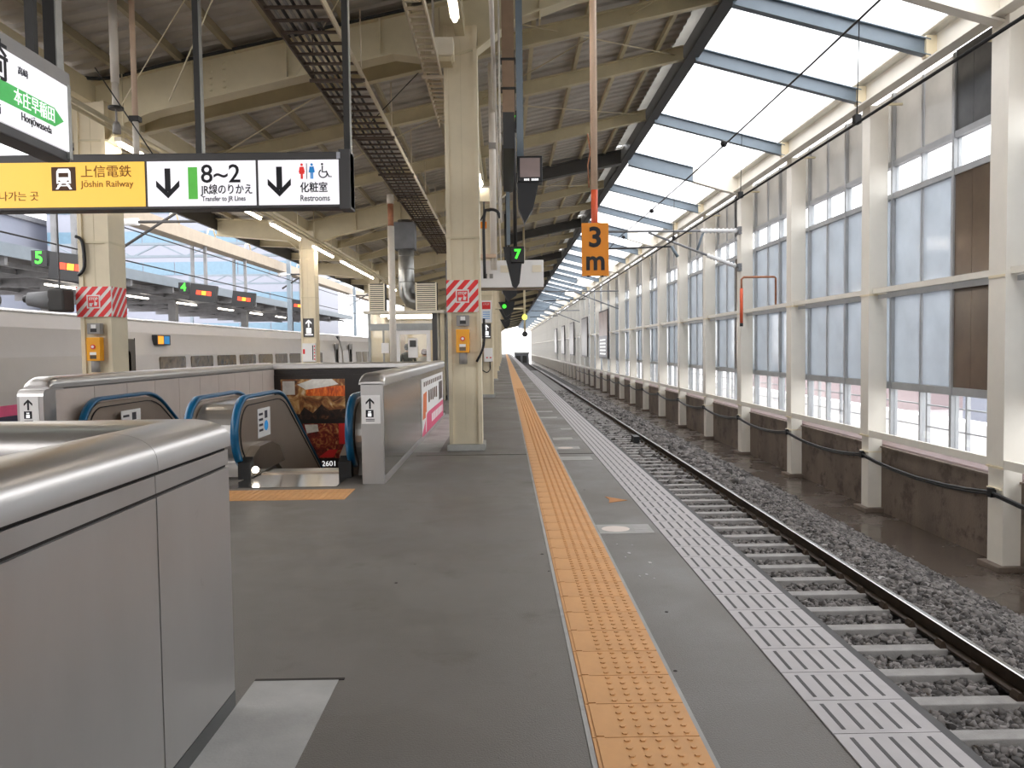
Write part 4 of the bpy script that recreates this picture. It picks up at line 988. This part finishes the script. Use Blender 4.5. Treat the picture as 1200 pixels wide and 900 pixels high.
# ---- escalators
def outline(r, cy, cz, top, off=0.):
    """balustrade outline in (y,z): newel semicircle, flat top, curve, 30 degree run down"""
    R = r-off
    pts = arc(cy, cz, R, 250, 90, 14)
    y1 = 11.30; Rc = 1.2+off*0-off
    pts += [(y1, cz+R)]
    a = 32
    pts += [(y1+Rc*math.sin(math.radians(t)), cz+R-Rc+Rc*math.cos(math.radians(t))) for t in (8, 16, 24, 32)]
    yl, zl = pts[-1]; L_ = 6.6
    pts += [(yl+L_*math.cos(math.radians(a)), zl-L_*math.sin(math.radians(a)))]
    return pts
def balustrade(x, parent, dirn):
    o = outline(.44, 10.05, .54, .98)
    inner = outline(.44, 10.05, .54, .98, .045)
    bot = [(inner[-1][0]-.4, inner[-1][1]-.75), (11.9, -.35), (11.3, -.02), (9.95, 0)]
    MB().prism(inner+bot, 'x', x-.035, x+.035).build('balustrade_panel', 'steel_brown', parent)
    path = [(x, y, z) for y, z in o]
    hr = MB()
    # flattened rubber rail: wide in x, swept as two tubes merged by a bar
    n = len(path); vs = []; fs = []
    for i, (px_, y, z) in enumerate(path):
        p0, p1 = path[max(i-1, 0)], path[min(i+1, n-1)]; ty, tz = p1[1]-p0[1], p1[2]-p0[2]; l = math.hypot(ty, tz); ny, nz = -tz/l, ty/l
        if i < 14: pass
        for (u, v) in ((-.045, -.02), (-.05, 0), (-.04, .022), (0, .03), (.04, .022), (.05, 0), (.045, -.02)):
            vs.append((x+u, y-ny*(-v), z+nz*v))
    for i in range(n-1):
        for j in range(7): fs.append((i*7+j, i*7+(j+1) % 7, (i+1)*7+(j+1) % 7, (i+1)*7+j))
    hr.add(vs, fs, 0, True); hr.f.append(list(range(7))); hr.m.append(0); hr.sm.append(False)
    h = hr.build('handrail', 'handrail_blue', parent)
    it = outline(.44, 10.05, .54, .98, .10)
    tr_ = MB()
    for i in range(len(it)-1): tr_.bar((x+dirn*.037, *it[i]), (x+dirn*.037, *it[i+1]), .012, .02, 0, (1, 0, 0))
    tr_.build('edge_trim', 'rubber', parent)
    # skirt cover at the newel foot
    sk = [(9.75, .02), (9.82, .26), (10.1, .36), (10.6, .36), (10.95, .26), (11.2, .03)]
    MB().prism(sk, 'x', min(x, x+dirn*.16), max(x, x+dirn*.16)).build('skirt_cover', 'steel_mirror' if dirn > 0 else 'steel_brown', parent)
    MB().prism([(9.70, .0), (9.70, .2), (9.82, .26), (9.86, .0)], 'x', min(x, x+dirn*.15), max(x, x+dirn*.15)).build('inlet_box', 'rubber', parent)
def escalator(xl, xr, label):
    e = empty('escalator', ((xl+xr)/2, 9.8, 0), label, 'escalator')
    balustrade(xl, e, 1); balustrade(xr, e, -1)
    sm_ = MB().box(xl+.17, xr-.17, 0, .4, -.22, 0).mesh('step', 'galv')
    for i in range(18):
        z = -.0 if i < 1 else -.23*(i-.4)
        place('step', sm_, e, (0, 10.20+.38*i, min(-.005, z)))
    MB().box(xl+.17, xr-.17, 10.05, 10.20, .004, .018).build('comb_plate', 'steel_brown', e)
    return e
es1 = escalator(-3.25, -1.88, 'right escalator with blue handrails going down beside the poster')
MB().tube([(-3.03, 9.69, .12), (-3.03, 9.66, .12)], .04, 10).build('comb_light', 'lamp_glow', es1)
es2 = escalator(-5.08, -3.82, 'left escalator with blue handrails beside the beige panelled parapet')
for lo, hi, lab, sig in ((-3.77, -3.30, 'curved mirror steel cover between the two escalators', 1), (-1.83, -1.67, 'mirror steel cover between the right escalator and the parapet', 0)):
    cov = outline(.40, 10.12, .52, .9, 0.02); bot = [(cov[-1][0]-.4, cov[-1][1]-.6), (11.9, -.3), (11.3, 0), (9.9, 0)]
    mb = MB().prism(cov+bot, 'x', lo, hi)
    tag(mb.build('deck_cover', 'brushed_coping'), lab, 'cover')
for (x, s_, lab) in ((-3.285, 1, 'white notice sticker on the middle escalator panel'), (-5.045, 1, 'white notice sticker on the left escalator panel')):
    e = empty('notice_sticker', (x, 10.7, .4), lab, 'sticker')
    if s_ > 0: x = x+.074
    MB().box(x, x+.003, 10.40, 10.95, .42, .80).build('paper', 'label_paper', e)
    mb = flat([(10.76+.09*math.cos(a), .56+.07*math.sin(a)) for a in np.linspace(0, 6, 12)], '+x', x+.003, .001); mb.build('round_icon', 'sign_blue', e)
    mb = MB()
    for k in range(4): flat(rect(10.45, 10.62, .5+k*.07, .53+k*.07), '+x', x+.003, .001, mb)
    flat(rect(10.7, 10.82, .66, .76), '+x', x+.003, .001, mb); tag(mb.build('small_print', 'print_grey', e), kind='stuff')

# ---- waiting room with air conditioners, duct, people
ki = empty('waiting_room', (-2.9, 24, 0), 'small glazed waiting room behind the escalator parapet', 'waiting room')
MB().box(-4.05, -3.97, 23.95, 24.05, 0, 2.62).build('frame_post', 'kiosk_frame', ki)
for x in (-3.62, -3.30): MB().box(x, x+.05, 23.96, 24.04, 0, 2.12).build('frame_post', 'kiosk_frame', ki)
MB().box(-2.14, -2.0, 23.94, 24.06, 0, 2.62).build('frame_post', 'sign_frame', ki)
MB().box(-4.05, -2.14, 23.94, 24.06, 2.12, 2.32).build('header', 'kiosk_frame', ki)
for a_, b_ in ((-3.97, -3.1), (-3.08, -2.14)): MB().box(a_, b_, 23.99, 24.01, 2.32, 2.62).build('transom_pane', 'glass_clear', ki)
MB().box(-4.15, -1.78, 23.8, 28.2, 2.62, 2.70).build('roof', 'kiosk_wall', ki); MB().box(-3.97, -2.02, 27.95, 28.05, 0, 2.62).build('back_wall', 'kiosk_wall', ki); MB().box(-4.05, -3.97, 24.05, 28.05, 0, 2.62).build('side_wall', 'kiosk_wall', ki)
MB().box(-2.02, -1.96, 24.06, 28.05, 0, 2.62).build('side_wall', 'kiosk_wall', ki)
for a_, b_ in ((-3.97, -3.62), (-3.57, -3.30)): MB().box(a_, b_, 24.0, 24.012, .1, 2.12).build('pane', 'glass_clear', ki)
dr = MB().box(-3.25, -3.12, 23.97, 24.03, 0, 2.12); dr.box(-2.32, -2.2, 23.97, 24.03, 0, 2.12); dr.box(-3.12, -2.32, 23.97, 24.03, 2.0, 2.12)
d_ = dr.build('door', 'label_paper', ki); MB().box(-3.12, -2.32, 23.99, 24.0, .1, 2.0).build('door_pane', 'glass_clear', d_)
MB().box(-2.87, -2.58, 23.975, 23.985, 1.3, 1.88).build('notice', 'label_paper', d_); MB().box(-2.82, -2.63, 23.965, 23.975, 1.62, 1.82).build('notice_photo', 'sign_frame', d_)
MB().box(-3.66, -3.44, 23.94, 23.955, 1.45, 1.75).build('notice', 'label_paper', ki); MB().box(-3.58, -3.44, 27.85, 27.94, .2, 2.4).build('locker', 'steel_brown', ki); MB().box(-3.95, -3.75, 27.85, 27.94, .2, 2.4).build('locker', 'far_dark', ki)
for y in (24.8, 26.4): MB().box(-3.8, -2.2, y, y+.14, 2.56, 2.61).build('ceiling_lamp', 'lamp_glow', ki)
MB().box(-1.92, -1.80, 24.2, 24.32, 0, 2.62).build('frame_post', 'cream_light', ki)
scn = empty('screen_panel', (-1.6, 24, 2.5), 'grey perforated screen on the right of the waiting room', 'screen')
for i in range(11): MB().box(-1.73, -1.70, 24.2+i*.35, 24.45+i*.35, 0, 4.2).build('slat', 'far_grey', scn)
def ac(x0, x1, y, z0, z1, label):
    e = empty('air_conditioner', ((x0+x1)/2, y, z0), label, 'air conditioner')
    MB().box(x0, x1, y, y+.4, z0, z1).build('case', 'far_dark', e); n = 13
    for i in range(n):
        z = z0+.05+(z1-z0-.1)*i/(n-1); MB().box(x0+.04, x1-.04, y-.03, y, z-.017, z+.017).build('slat', 'ivory', e)
    MB().box(x0, x0+.04, y-.035, y, z0, z1).build('frame_side', 'ivory', e); MB().box(x1-.04, x1, y-.035, y, z0, z1).build('frame_side', 'ivory', e)
ac(-4.03, -3.55, 24.1, 2.70, 3.52, 'louvred air conditioner on the left of the waiting room roof'); ac(-2.63, -2.0, 24.1, 2.70, 3.54, 'louvred air conditioner on the right of the waiting room roof')
du = empty('air_duct', (-3.0, 24.6, 2.9), 'silver bent air duct rising above the waiting room', 'duct')
MB().tube([(-2.98, 24.8, 5.5), (-2.98, 24.8, 3.5), (-2.96, 24.8, 3.25), (-2.85, 24.8, 3.05), (-2.65, 24.8, 2.98), (-2.4, 24.8, 2.98)], .24, 16).build('pipe', 'galv', du)
MB().box(-3.3, -2.68, 24.5, 25.1, 4.6, 5.4).build('plenum', 'far_grey', du)
for z in (3.6, 4.0, 4.4): MB().tube([(-2.98, 24.8, z), (-2.98, 24.8, z+.03)], .255, 16).build('collar', 'galv', du)
def person(x, y, h, shirt, hair, label, trousers='cloth_navy', face=1):
    e = empty('person', (x, y, 0), label, 'person')
    s = h/1.7
    J = {'pel': (0, 0, .92), 'wst': (0, 0, 1.08), 'chs': (0, 0, 1.28), 'nck': (0, 0, 1.44), 'hed': (0, .01*face, 1.52), 'top': (0, .0, 1.66)}
    V_ = []; E_ = []; R_ = []
    def a(p, r): V_.append((p[0]*s, p[1]*s, p[2]*s)); R_.append((r[0]*s, r[1]*s)); return len(V_)-1
    pel = a((0, 0, .92), (.15, .11)); ws = a((0, 0, 1.08), (.135, .1)); ch = a((0, 0, 1.3), (.165, .11)); nk = a((0, 0, 1.45), (.055, .055)); hd = a((0, .01, 1.52), (.07, .085)); hm = a((0, .01, 1.6), (.078, .095)); tp = a((0, 0, 1.67), (.055, .065))
    E_ += [(pel, ws), (ws, ch), (ch, nk), (nk, hd), (hd, hm), (hm, tp)]
    for q in (-1, 1):
        sh = a((q*.18, 0, 1.37), (.058, .058)); el = a((q*.23, -.03*face, 1.1), (.045, .045)); wr = a((q*.2, .1*face, .9), (.032, .032)); hn = a((q*.19, .14*face, .82), (.03, .022))
        E_ += [(ch, sh), (sh, el), (el, wr), (wr, hn)]
        hp = a((q*.09, 0, .84), (.09, .09)); kn = a((q*.1, .02*face, .48), (.062, .062)); an = a((q*.1, 0, .08), (.042, .042)); ft = a((q*.1, .14*face, .04), (.04, .035))
        E_ += [(pel, hp), (hp, kn), (kn, an), (an, ft)]
    me = bpy.data.meshes.new('body'); me.from_pydata(V_, E_, []); o = bpy.data.objects.new('body', me); COL.objects.link(o)
    md = o.modifiers.new('skin', 'SKIN'); md.use_smooth_shade = True
    for i, sv in enumerate(me.skin_vertices[0].data): sv.radius = R_[i]; sv.use_root = i == 0
    o.modifiers.new('sub', 'SUBSURF').levels = 1
    dg = bpy.context.evaluated_depsgraph_get(); dg.update()
    m2 = bpy.data.meshes.new_from_object(o.evaluated_get(dg)); bpy.data.objects.remove(o)
    m2.materials.clear()
    for m_ in ('skin', shirt, trousers): m2.materials.append(MATS[m_])
    for p in m2.polygons:
        z = p.center.z/s; hand = abs(p.center.x/s) > .12 and z < .95
        p.material_index = 2 if z < .93 and not (hand and z > .75) else 0 if z > 1.45 or hand else 1
    m2.transform(Matrix.Translation((x, y, 0)))
    obj('body', m2, e)
    hb = bmesh.new(); bmesh.ops.create_uvsphere(hb, u_segments=14, v_segments=10, radius=.115*s)
    for v in hb.verts:
        v.co.y *= 1.1
        if v.co.z < -.02*s and v.co.y*face > .03*s: v.co *= .72
    hb.transform(Matrix.Translation((x, y-.012*face, 1.605*s))); hm_ = bpy.data.meshes.new('hair'); hb.to_mesh(hm_); hb.free(); hm_.materials.append(MATS[hair])
    for p in hm_.polygons: p.use_smooth = True
    obj('hair', hm_, e)
person(-3.0, 25.0, 1.72, 'cloth_dark', 'hair_black', 'person in dark clothes standing inside the waiting room')
person(-2.46, 24.7, 1.55, 'cloth_white', 'hair_brown', 'person with brown hair and white shirt inside the waiting room')

# ---- train at the left platform edge
tn = empty('bullet_train', (-10.4, 20, -1.25), 'white bullet train with pink stripe standing at the left platform edge', 'train')
TX = -8.72
def car(y0, y1, nm):
    sec = [(TX-.1, -1.0), (TX, -.6), (TX, .9), (TX-.03, 1.5), (TX-.16, 2.05), (TX-.34, 2.33), (TX-.55, 2.42), (TX-2.83, 2.42), (TX-3.04, 2.33), (TX-3.22, 2.05), (TX-3.35, 1.5), (TX-3.38, .9), (TX-3.38, -.6), (TX-3.28, -1.0)]
    c = MB().prism(sec, 'y', y0, y1).build('car_body', 'train_white', tn)
    MB().box(TX-.002, TX+.006, y0+.02, y1-.02, .47, .66).build('pink_stripe', 'train_pink', c); MB().box(TX-.002, TX+.005, y0+.02, y1-.02, -.6, .47).build('navy_band', 'train_navy', c)
    MB().tube([(TX-.36, y0, 2.36), (TX-.36, y1, 2.36)], .02, 6).build('roof_highlight', 'label_paper', c)  # white tube painting in the bright highlight along the roof edge
    return c
def window(y0, y1, z0, z1, par, nm='window', mat='train_glass'):
    r = .08; pts = arc(y1-r, z1-r, r, 0, 90, 3)+arc(y0+r, z1-r, r, 90, 180, 3)+arc(y0+r, z0+r, r, 180, 270, 3)+arc(y1-r, z0+r, r, 270, 360, 3)
    g = MB().prism([(y, z) for y, z in pts], 'x', TX-.05, TX+.004); return g.build(nm, mat, par)
c0 = car(-34, -8.0, ''); c1 = car(-7.6, 17.55, ''); c2 = car(17.95, 43.2, ''); c3 = car(43.6, 68, '')
MB().box(TX-3.2, TX-.2, 17.55, 17.95, -1, 2.3).build('gangway', 'rubber', tn); MB().box(TX-3.2, TX-.2, 43.2, 43.6, -1, 2.3).build('gangway', 'rubber', tn)
for i in range(9): window(20.4+i*2.06, 22.05+i*2.06, .78, 1.45, c2)
for i in range(8): window(47.4+i*2.06, 49.05+i*2.06, .78, 1.45, c3)
for y, c in ((18.2, c2), (41.5, c2), (45.2, c3)):
    window(y, y+.82, -.0, 1.88, c, 'door', 'train_door'); dm = window(y+.2, y+.62, .8, 1.6, c, 'door_window')
    MB().box(TX-.01, TX+.008, y-.02, y+.0, 0, 1.9).build('door_seal', 'rubber', c); MB().box(TX-.01, TX+.008, y+.82, y+.84, 0, 1.9).build('door_seal', 'rubber', c)
ld = MB().box(TX-.12, TX+.012, 20.25, 21.05, 1.74, 2.0).build('destination_display', 'board_black', c2)
for k, (m_, a, b) in enumerate((('led_orange', 20.3, 20.62), ('sign_blue', 20.66, 20.98))): MB().box(TX+.012, TX+.016, a, b, 1.77, 1.97).build('lit_field', m_, ld)

# ---- CCTV horns left of the column, opposite platform, its signs and structure
e = empty('horn_speaker', (-6.7, 11.9, 2.2), 'grey cylindrical housing pointing left behind the striped column', 'loudspeaker')
MB().tube([(-6.98, 11.9, 2.36), (-6.7, 11.93, 2.34), (-6.6, 11.95, 2.34)], [.1, .14, .14], 14).build('barrel', 'far_grey', e); MB().tube([(-7.04, 11.9, 2.365), (-6.98, 11.9, 2.36)], .055, 12).build('lens', 'board_black', e)
MB().box(-6.66, -6.42, 11.8, 12.12, 2.17, 2.5).build('mount', 'far_dark', e, .03); MB().tube([(-6.55, 11.95, 2.5), (-6.55, 11.95, 5.75)], .014, 8).build('hanger', 'far_grey', e)
e = empty('camera_housing', (-7.5, 11.4, 2.2), 'dark rounded camera housing at the left edge of the view above the train', 'camera')
MB().prism([(-8.2, 2.1), (-7.32, 2.1), (-7.32, 2.4)]+arc(-7.42, 2.4, .1, 0, 90, 4)+[(-8.2, 2.52)], 'y', 11.2, 11.6).build('case', 'board_black', e); MB().tube([(-7.32, 11.4, 2.32), (-7.12, 11.4, 2.32)], .09, 12).build('barrel', 'far_grey', e); MB().tube([(-7.8, 11.4, 2.5), (-7.8, 11.4, 5.8)], .03, 8).build('hanger', 'dark_steel', e)
op = empty('far_platform', (-18, 40, -1.87), 'opposite platform with low dark canopy beyond the train', 'platform')
MB().box(-24, -14.4, -40, 78, -1.87, 0).build('deck', 'concrete', op)
MB().box(-24.2, -14.7, -40, 78, 4.55, 4.7).build('canopy_roof', 'far_dark', op); MB().box(-14.7, -14.6, -40, 78, 4.45, 4.85).build('canopy_edge', 'blue_steel', op)
rfm = MB().box(-24.1, -14.7, -.08, .08, 4.2, 4.55).mesh('canopy_rafter', 'far_grey'); cpm = MB().box(-18.2, -17.8, -.2, .2, 0, 4.4).mesh('canopy_column', 'far_grey')
for i in range(17):
    place('canopy_rafter', rfm, op, (0, 8+i*4, 0))
    if i % 3 == 0: place('canopy_column', cpm, op, (0, 8+i*4, 0))
for x in (-15.5, -16.8, -19.8, -21.5): MB().box(x-.06, x+.06, 2, 78, 4.3, 4.45).build('canopy_purlin', 'far_grey', op)
for i in range(8): MB().box(-17.0, -16.9, 18+i*6, 20.5+i*6, 4.1, 4.16).build('canopy_lamp', 'lamp_glow', op)
pb = empty('pipe_beam', (-12.9, 20, 6.2), 'long beige box beam hanging signs beyond the train', 'beam')
MB().bar((-12.9, 20, 6.25), (-12.9, 78, 6.5), .6, .5).build('beam', 'beam_beige', pb)
for y in (27, 31, 35, 40, 50): MB().tube([(-12.8, y, 6.45), (-12.8, y+.3, 6.9), (-12.8, y+.9, 6.95), (-12.8, y+1.2, 6.5)], .03, 6).build('cable_loop', 'cream', pb)
def led_sign(y, num, lab, dx=0., dz=0.):
    e = empty('led_sign', (-12.9+dx, y, 3.6+dz), lab, 'display board')
    for q in (-13.3, -12.75): MB().box(q-.06+dx, q+.06+dx, y+.1, y+.22, 4.4+dz, 6.1).build('hanger', 'far_grey', e)
    if dx: MB().box(-13.1, -11.6, y+.08, y+.24, 5.98, 6.1).build('cross_arm', 'far_grey', e)
    if num:
        MB().box(-13.86+dx, -13.44+dx, y, y+.25, 4.1+dz, 4.53+dz).build('number_case', 'board_black', e); put_text(num, .46, 'led_green', (-13.65+dx, y-.01, 4.315+dz), e, ax='C', bold=.012)
    MB().prism([(-13.42+dx, 3.78+dz), (-12.35+dx, 3.64+dz), (-12.26+dx, 4.36+dz), (-13.33+dx, 4.5+dz)], 'y', y, y+.3).build('case', 'board_black', e)
    for k, m_ in enumerate(('led_red', 'led_orange', 'led_red')):
        u = -13.12+k*.22+dx; v = 4.02+dz-.03*k
        MB().prism([(u, v), (u+.19, v-.025), (u+.21, v+.15), (u+.02, v+.175)], 'y', y-.012, y).build('led_text', m_, e)
    return e
led_sign(22.2, '5', 'black LED board with green 5 left of the striped column', .95, -.14)
led_sign(34.5, '4', 'black LED board with green 4 between the columns beyond the train'); led_sign(39.8, '', 'black LED board to the right of the green 4 beyond the train', 0, .06); led_sign(50.5, '', 'black LED board half hidden by the second column beside the train', 0, .3)
# catenary portal frames over the left tracks
def portal(y, lab, z=7.4, masts=(-25.5, -12.2)):
    e = empty('catenary_portal', (-14, y, -1.8), lab, 'gantry')
    for x in masts: MB().box(x-.11, x+.11, y-.11, y+.11, -1.8, z+.4).build('mast', 'blue_steel', e)
    for dz in (0, .7): MB().bar((-25.5, y, z-.5+dz), (-10, y, z-.5+dz), .14, .14).build('chord', 'blue_steel', e)
    for i in range(10): MB().bar((-25.5+i*1.5, y, z-.5 if i % 2 else z+.2), (-24+i*1.5, y, z+.2 if i % 2 else z-.5), .08, .08).build('lattice', 'blue_steel', e)
    for x in (-10.2,): MB().tube([(x-2.5, y, z-1.6), (x+.8, y, z-1.6)], .05, 8).build('arm', 'far_dark', e); MB().tube([(x-2.4, y, z-2.4), (x+.5, y, z-.6)], .05, 8).build('stay', 'far_dark', e); MB().tube([(x-2.6, y, z-1.6), (x-1.9, y, z-1.6)], .12, 8).build('insulator', 'insulator', e)
portal(27, 'nearer blue-grey catenary portal over the left tracks', 7.5, (-25.5,)); portal(46, 'middle blue-grey catenary portal behind the second column', 7.5); portal(66, 'farthest blue-grey catenary portal over the left tracks', 7.6)
cable('overhead_wire', [(-10.4, -5, 4.1), (-10.4, 120, 4.1)], .02, 'cable_black', 'contact wire above the white train', 'wire'); cable('overhead_wire', [(-10.4, -5, 5.0), (-10.4, 120, 5.0)], .018, 'cable_black', 'messenger wire above the white train', 'wire')

# ---- buildings
def building(x0, x1, y0, y1, z1, rows, wall_m, glass_m, label, side=None, ncol=6):
    e = empty('building', ((x0+x1)/2, y0, -6.2), label, 'building')
    MB().box(x0, x1, y0, y1, -6.2, z1).build('walls', wall_m, e); MB().box(x0-.3, x1+.3, y0-.3, y1+.3, z1, z1+.5).build('roof', 'far_grey', e)
    hh = (z1+4)/rows
    for r in range(rows):
        za = -4+r*hh+hh*.3
        for c in range(ncol):
            if side is None:
                w_ = (x1-x0)/ncol; MB().box(x0+c*w_+.05, x0+(c+1)*w_-.05, y0-.06, y0, za, za+hh*.42).build('window', glass_m, e)
            else:
                w_ = (y1-y0)/ncol; xx = x0 if side < 0 else x1
                MB().box(min(xx, xx+side*.06), max(xx, xx+side*.06), y0+c*w_+.15*w_, y0+(c+1)*w_-.15*w_, za, za+hh*.42).build('window', glass_m, e)
    return e
building(-46, -20.5, 82, 100, 24, 9, 'building_white', 'building_glass', 'white office block with pale blue window bands behind the left tracks', None, 8)
building(-78, -48, 70, 95, 15, 6, 'building_white', 'building_glass', 'lower white block at the far left beyond the tracks', None, 6)
building(40, 60, 8, 34, 9, 5, 'building_pink', 'building_glass', 'pale pink building outside the near wall panes', -1, 6)
building(46, 64, 44, 80, 13, 6, 'building_white', 'building_glass', 'white building outside the middle wall panes', -1, 8)
building(40, 60, 92, 130, 8, 4, 'building_pink', 'building_glass', 'low pale building outside the far wall panes', -1, 8)
gr = empty('guard_railing', (9.6, 20, -1), 'thin white guard railing outside the lower panes', 'railing')
MB().box(8.4, 9.9, -6, 80, -1.3, -1.1).build('walkway', 'concrete', gr)
for i in range(40): MB().box(9.75, 9.83, -4+i*1.6, -3.94+i*1.6, -1.1, .5).build('baluster', 'mullion_grey', gr)
for z in (-.4, .1, .48): MB().box(9.76, 9.80, -5, 62, z, z+.03).build('rail', 'mullion_grey', gr)
rd = empty('road_barrier', (24, 20, -2), 'low concrete viaduct wall with yellow panels outside the wall', 'barrier')
MB().box(22, 23, -10, 90, -6.2, -2.3).build('wall', 'label_paper', rd)
for i in range(5): MB().box(21.9, 22, 6+i*6, 8.5+i*6, -3.0, -2.6).build('panel', 'button_yellow', rd)

# ---- catenary over the right track
ca = empty('overhead_cantilever', (7.3, 25.4, 4.5), 'grey cantilever arm with white insulators holding the overhead wire', 'bracket arm')
yk = 24.9
MB().tube([(7.3, yk, 5.08), (2.6, yk, 5.10)], .035, 8).build('top_tube', 'far_grey', ca); MB().tube([(7.3, yk, 3.95), (4.5, yk, 5.05)], .035, 8).build('stay_tube', 'far_grey', ca); MB().tube([(6.0, yk, 4.5), (6.2, yk, 5.08)], .04, 6).build('strut', 'blue_steel', ca)
MB().tube([(5.2, yk, 4.62), (2.5, yk, 4.55)], .03, 8).build('steady_arm', 'far_dark', ca); MB().tube([(5.2, yk, 4.62), (5.4, yk, 4.3)], .05, 6).build('steady_clamp', 'blue_steel', ca)
def insul(p, q, n=9):
    p, q = Vector(p), Vector(q); pts = [p+(q-p)*i/(2*n) for i in range(2*n+1)]
    MB().tube(pts, [.085 if i % 2 else .045 for i in range(2*n+1)], 10).build('insulator', 'insulator', ca)
insul((7.25, yk, 5.08), (6.1, yk, 5.085)); insul((7.2, yk, 3.99), (6.3, yk, 4.34))
for z in (5.08, 3.95): MB().box(7.26, 7.36, yk-.1, yk+.1, z-.12, z+.12).build('foot_plate', 'far_grey', ca)
for i, (yk2) in enumerate((51.1, 77.3)):
    cb = empty('overhead_cantilever', (7.3, yk2, 4.5), ('second cantilever arm further down the track', 'third cantilever arm far down the track')[i], 'bracket arm')
    MB().tube([(7.3, yk2, 5.08), (2.6, yk2, 5.1)], .045, 6).build('top_tube', 'far_grey', cb); MB().tube([(7.3, yk2, 3.95), (4.5, yk2, 5.05)], .045, 6).build('stay_tube', 'far_grey', cb); MB().tube([(5.2, yk2, 4.6), (2.5, yk2, 4.5)], .035, 6).build('steady_arm', 'far_dark', cb)
def sag(x, z, ya, yb, s, n=12): return [(x, ya+(yb-ya)*i/n, z-s*4*(i/n)*(1-i/n)) for i in range(n+1)]
mw_ = empty('overhead_wire', (3.6, 25, 4.8), 'messenger wire with dark beads crossing below the skylight', 'wire')
MB().tube(sag(3.62, 4.95, -1.3, 24.9, .15)+sag(3.62, 4.95, 24.9, 51.1, .15)[1:]+sag(3.62, 4.95, 51.1, 77.3, .15)[1:], .013, 6).build('wire', 'cable_black', mw_)
for y in (13.2, 19.6, 24.2): MB().tube([(3.62, y-.08, 4.83), (3.62, y, 4.83), (3.62, y+.08, 4.83)], [.02, .06, .02], 8).build('bead', 'cable_black', mw_)
mw2 = empty('overhead_wire', (3.6, 25, 3.8), 'contact wire running close under the wall top beam', 'wire')
MB().tube([(3.6, 2, 3.78), (3.6, 100, 3.78)], .014, 6).build('wire', 'cable_black', mw2)
for y in (8.2, 12.2, 17): MB().tube([(3.6, y, 3.78), (3.62, y, 4.8)], .006, 5).build('dropper', 'cable_black', mw2); MB().box(3.57, 3.63, y-.04, y+.04, 3.77, 3.86).build('clamp', 'cable_black', mw2)
# feeder cable along the posts with clamps
fe = empty('feeder_cable', (7.3, 20, -.7), 'black feeder cable sagging between the wall posts', 'cable')
path = []
for n in range(-2, 16):
    ya = P0+PS*n; path += [(7.28, ya+PS*t, -.70-.13*4*t*(1-t)) for t in (0, .15, .3, .5, .7, .85)]
MB().tube(path, .022, 6).build('cable', 'cable_black', fe); MB().tube([(x+.02, y, z-.045) for x, y, z in path], .018, 6).build('cable', 'cable_black', fe)
for n in range(-1, 12): MB().box(7.25, 7.33, P0+PS*n-.05, P0+PS*n+.05, -.78, -.64).build('clamp', 'board_black', fe)
# red hanging rod bracket at post two
rr = empty('clearance_rod', (6.5, 21.95, 2.1), 'red hanging rod on a rusty bracket between the third and fourth wall posts', 'rod')
MB().tube([(7.44, 21.95, 2.64), (7.44, 21.95, 3.36), (7.40, 21.95, 3.40), (6.56, 21.95, 3.40), (6.50, 21.95, 3.34), (6.50, 21.95, 3.1)], .03, 8).build('bracket', 'rusty', rr); MB().tube([(6.5, 21.95, 3.1), (6.5, 21.95, 2.15)], .045, 8).build('rod', 'orange_red', rr); MB().tube([(6.5, 21.95, 2.15), (6.5, 21.95, 2.06)], .047, 8).build('tip', 'cable_black', rr)
# adverts along the far wall
for i, yy in enumerate((56.2, 70, 83.7, 96.6, 110.6)):
    e = empty('wall_advert', (7.3, yy+2.6, .7), ('dark blue and photo advert board on the far wall', 'grey framed advert board next to the dark blue one', 'third framed advert board along the far wall', 'fourth framed advert board along the far wall', 'fifth framed advert board along the far wall')[i], 'advert')
    MB().box(7.24, 7.32, yy, yy+5.1, .7, 4.2).build('frame', 'ad_frame', e); MB().box(7.22, 7.24, yy+.12, yy+4.98, .82, 4.08).build('print', 'ad_grey' if i else 'ad_photo', e)
    if i == 0:
        MB().box(7.21, 7.22, yy+.12, yy+4.98, .82, 2.35).build('dark_field', 'ad_dark', e); mb = MB()
        for k in range(5): mb.box(7.205, 7.21, yy+1, yy+4.2, 1.0+k*.25, 1.1+k*.25)
        tag(mb.build('white_print', 'text_white', e), kind='stuff')
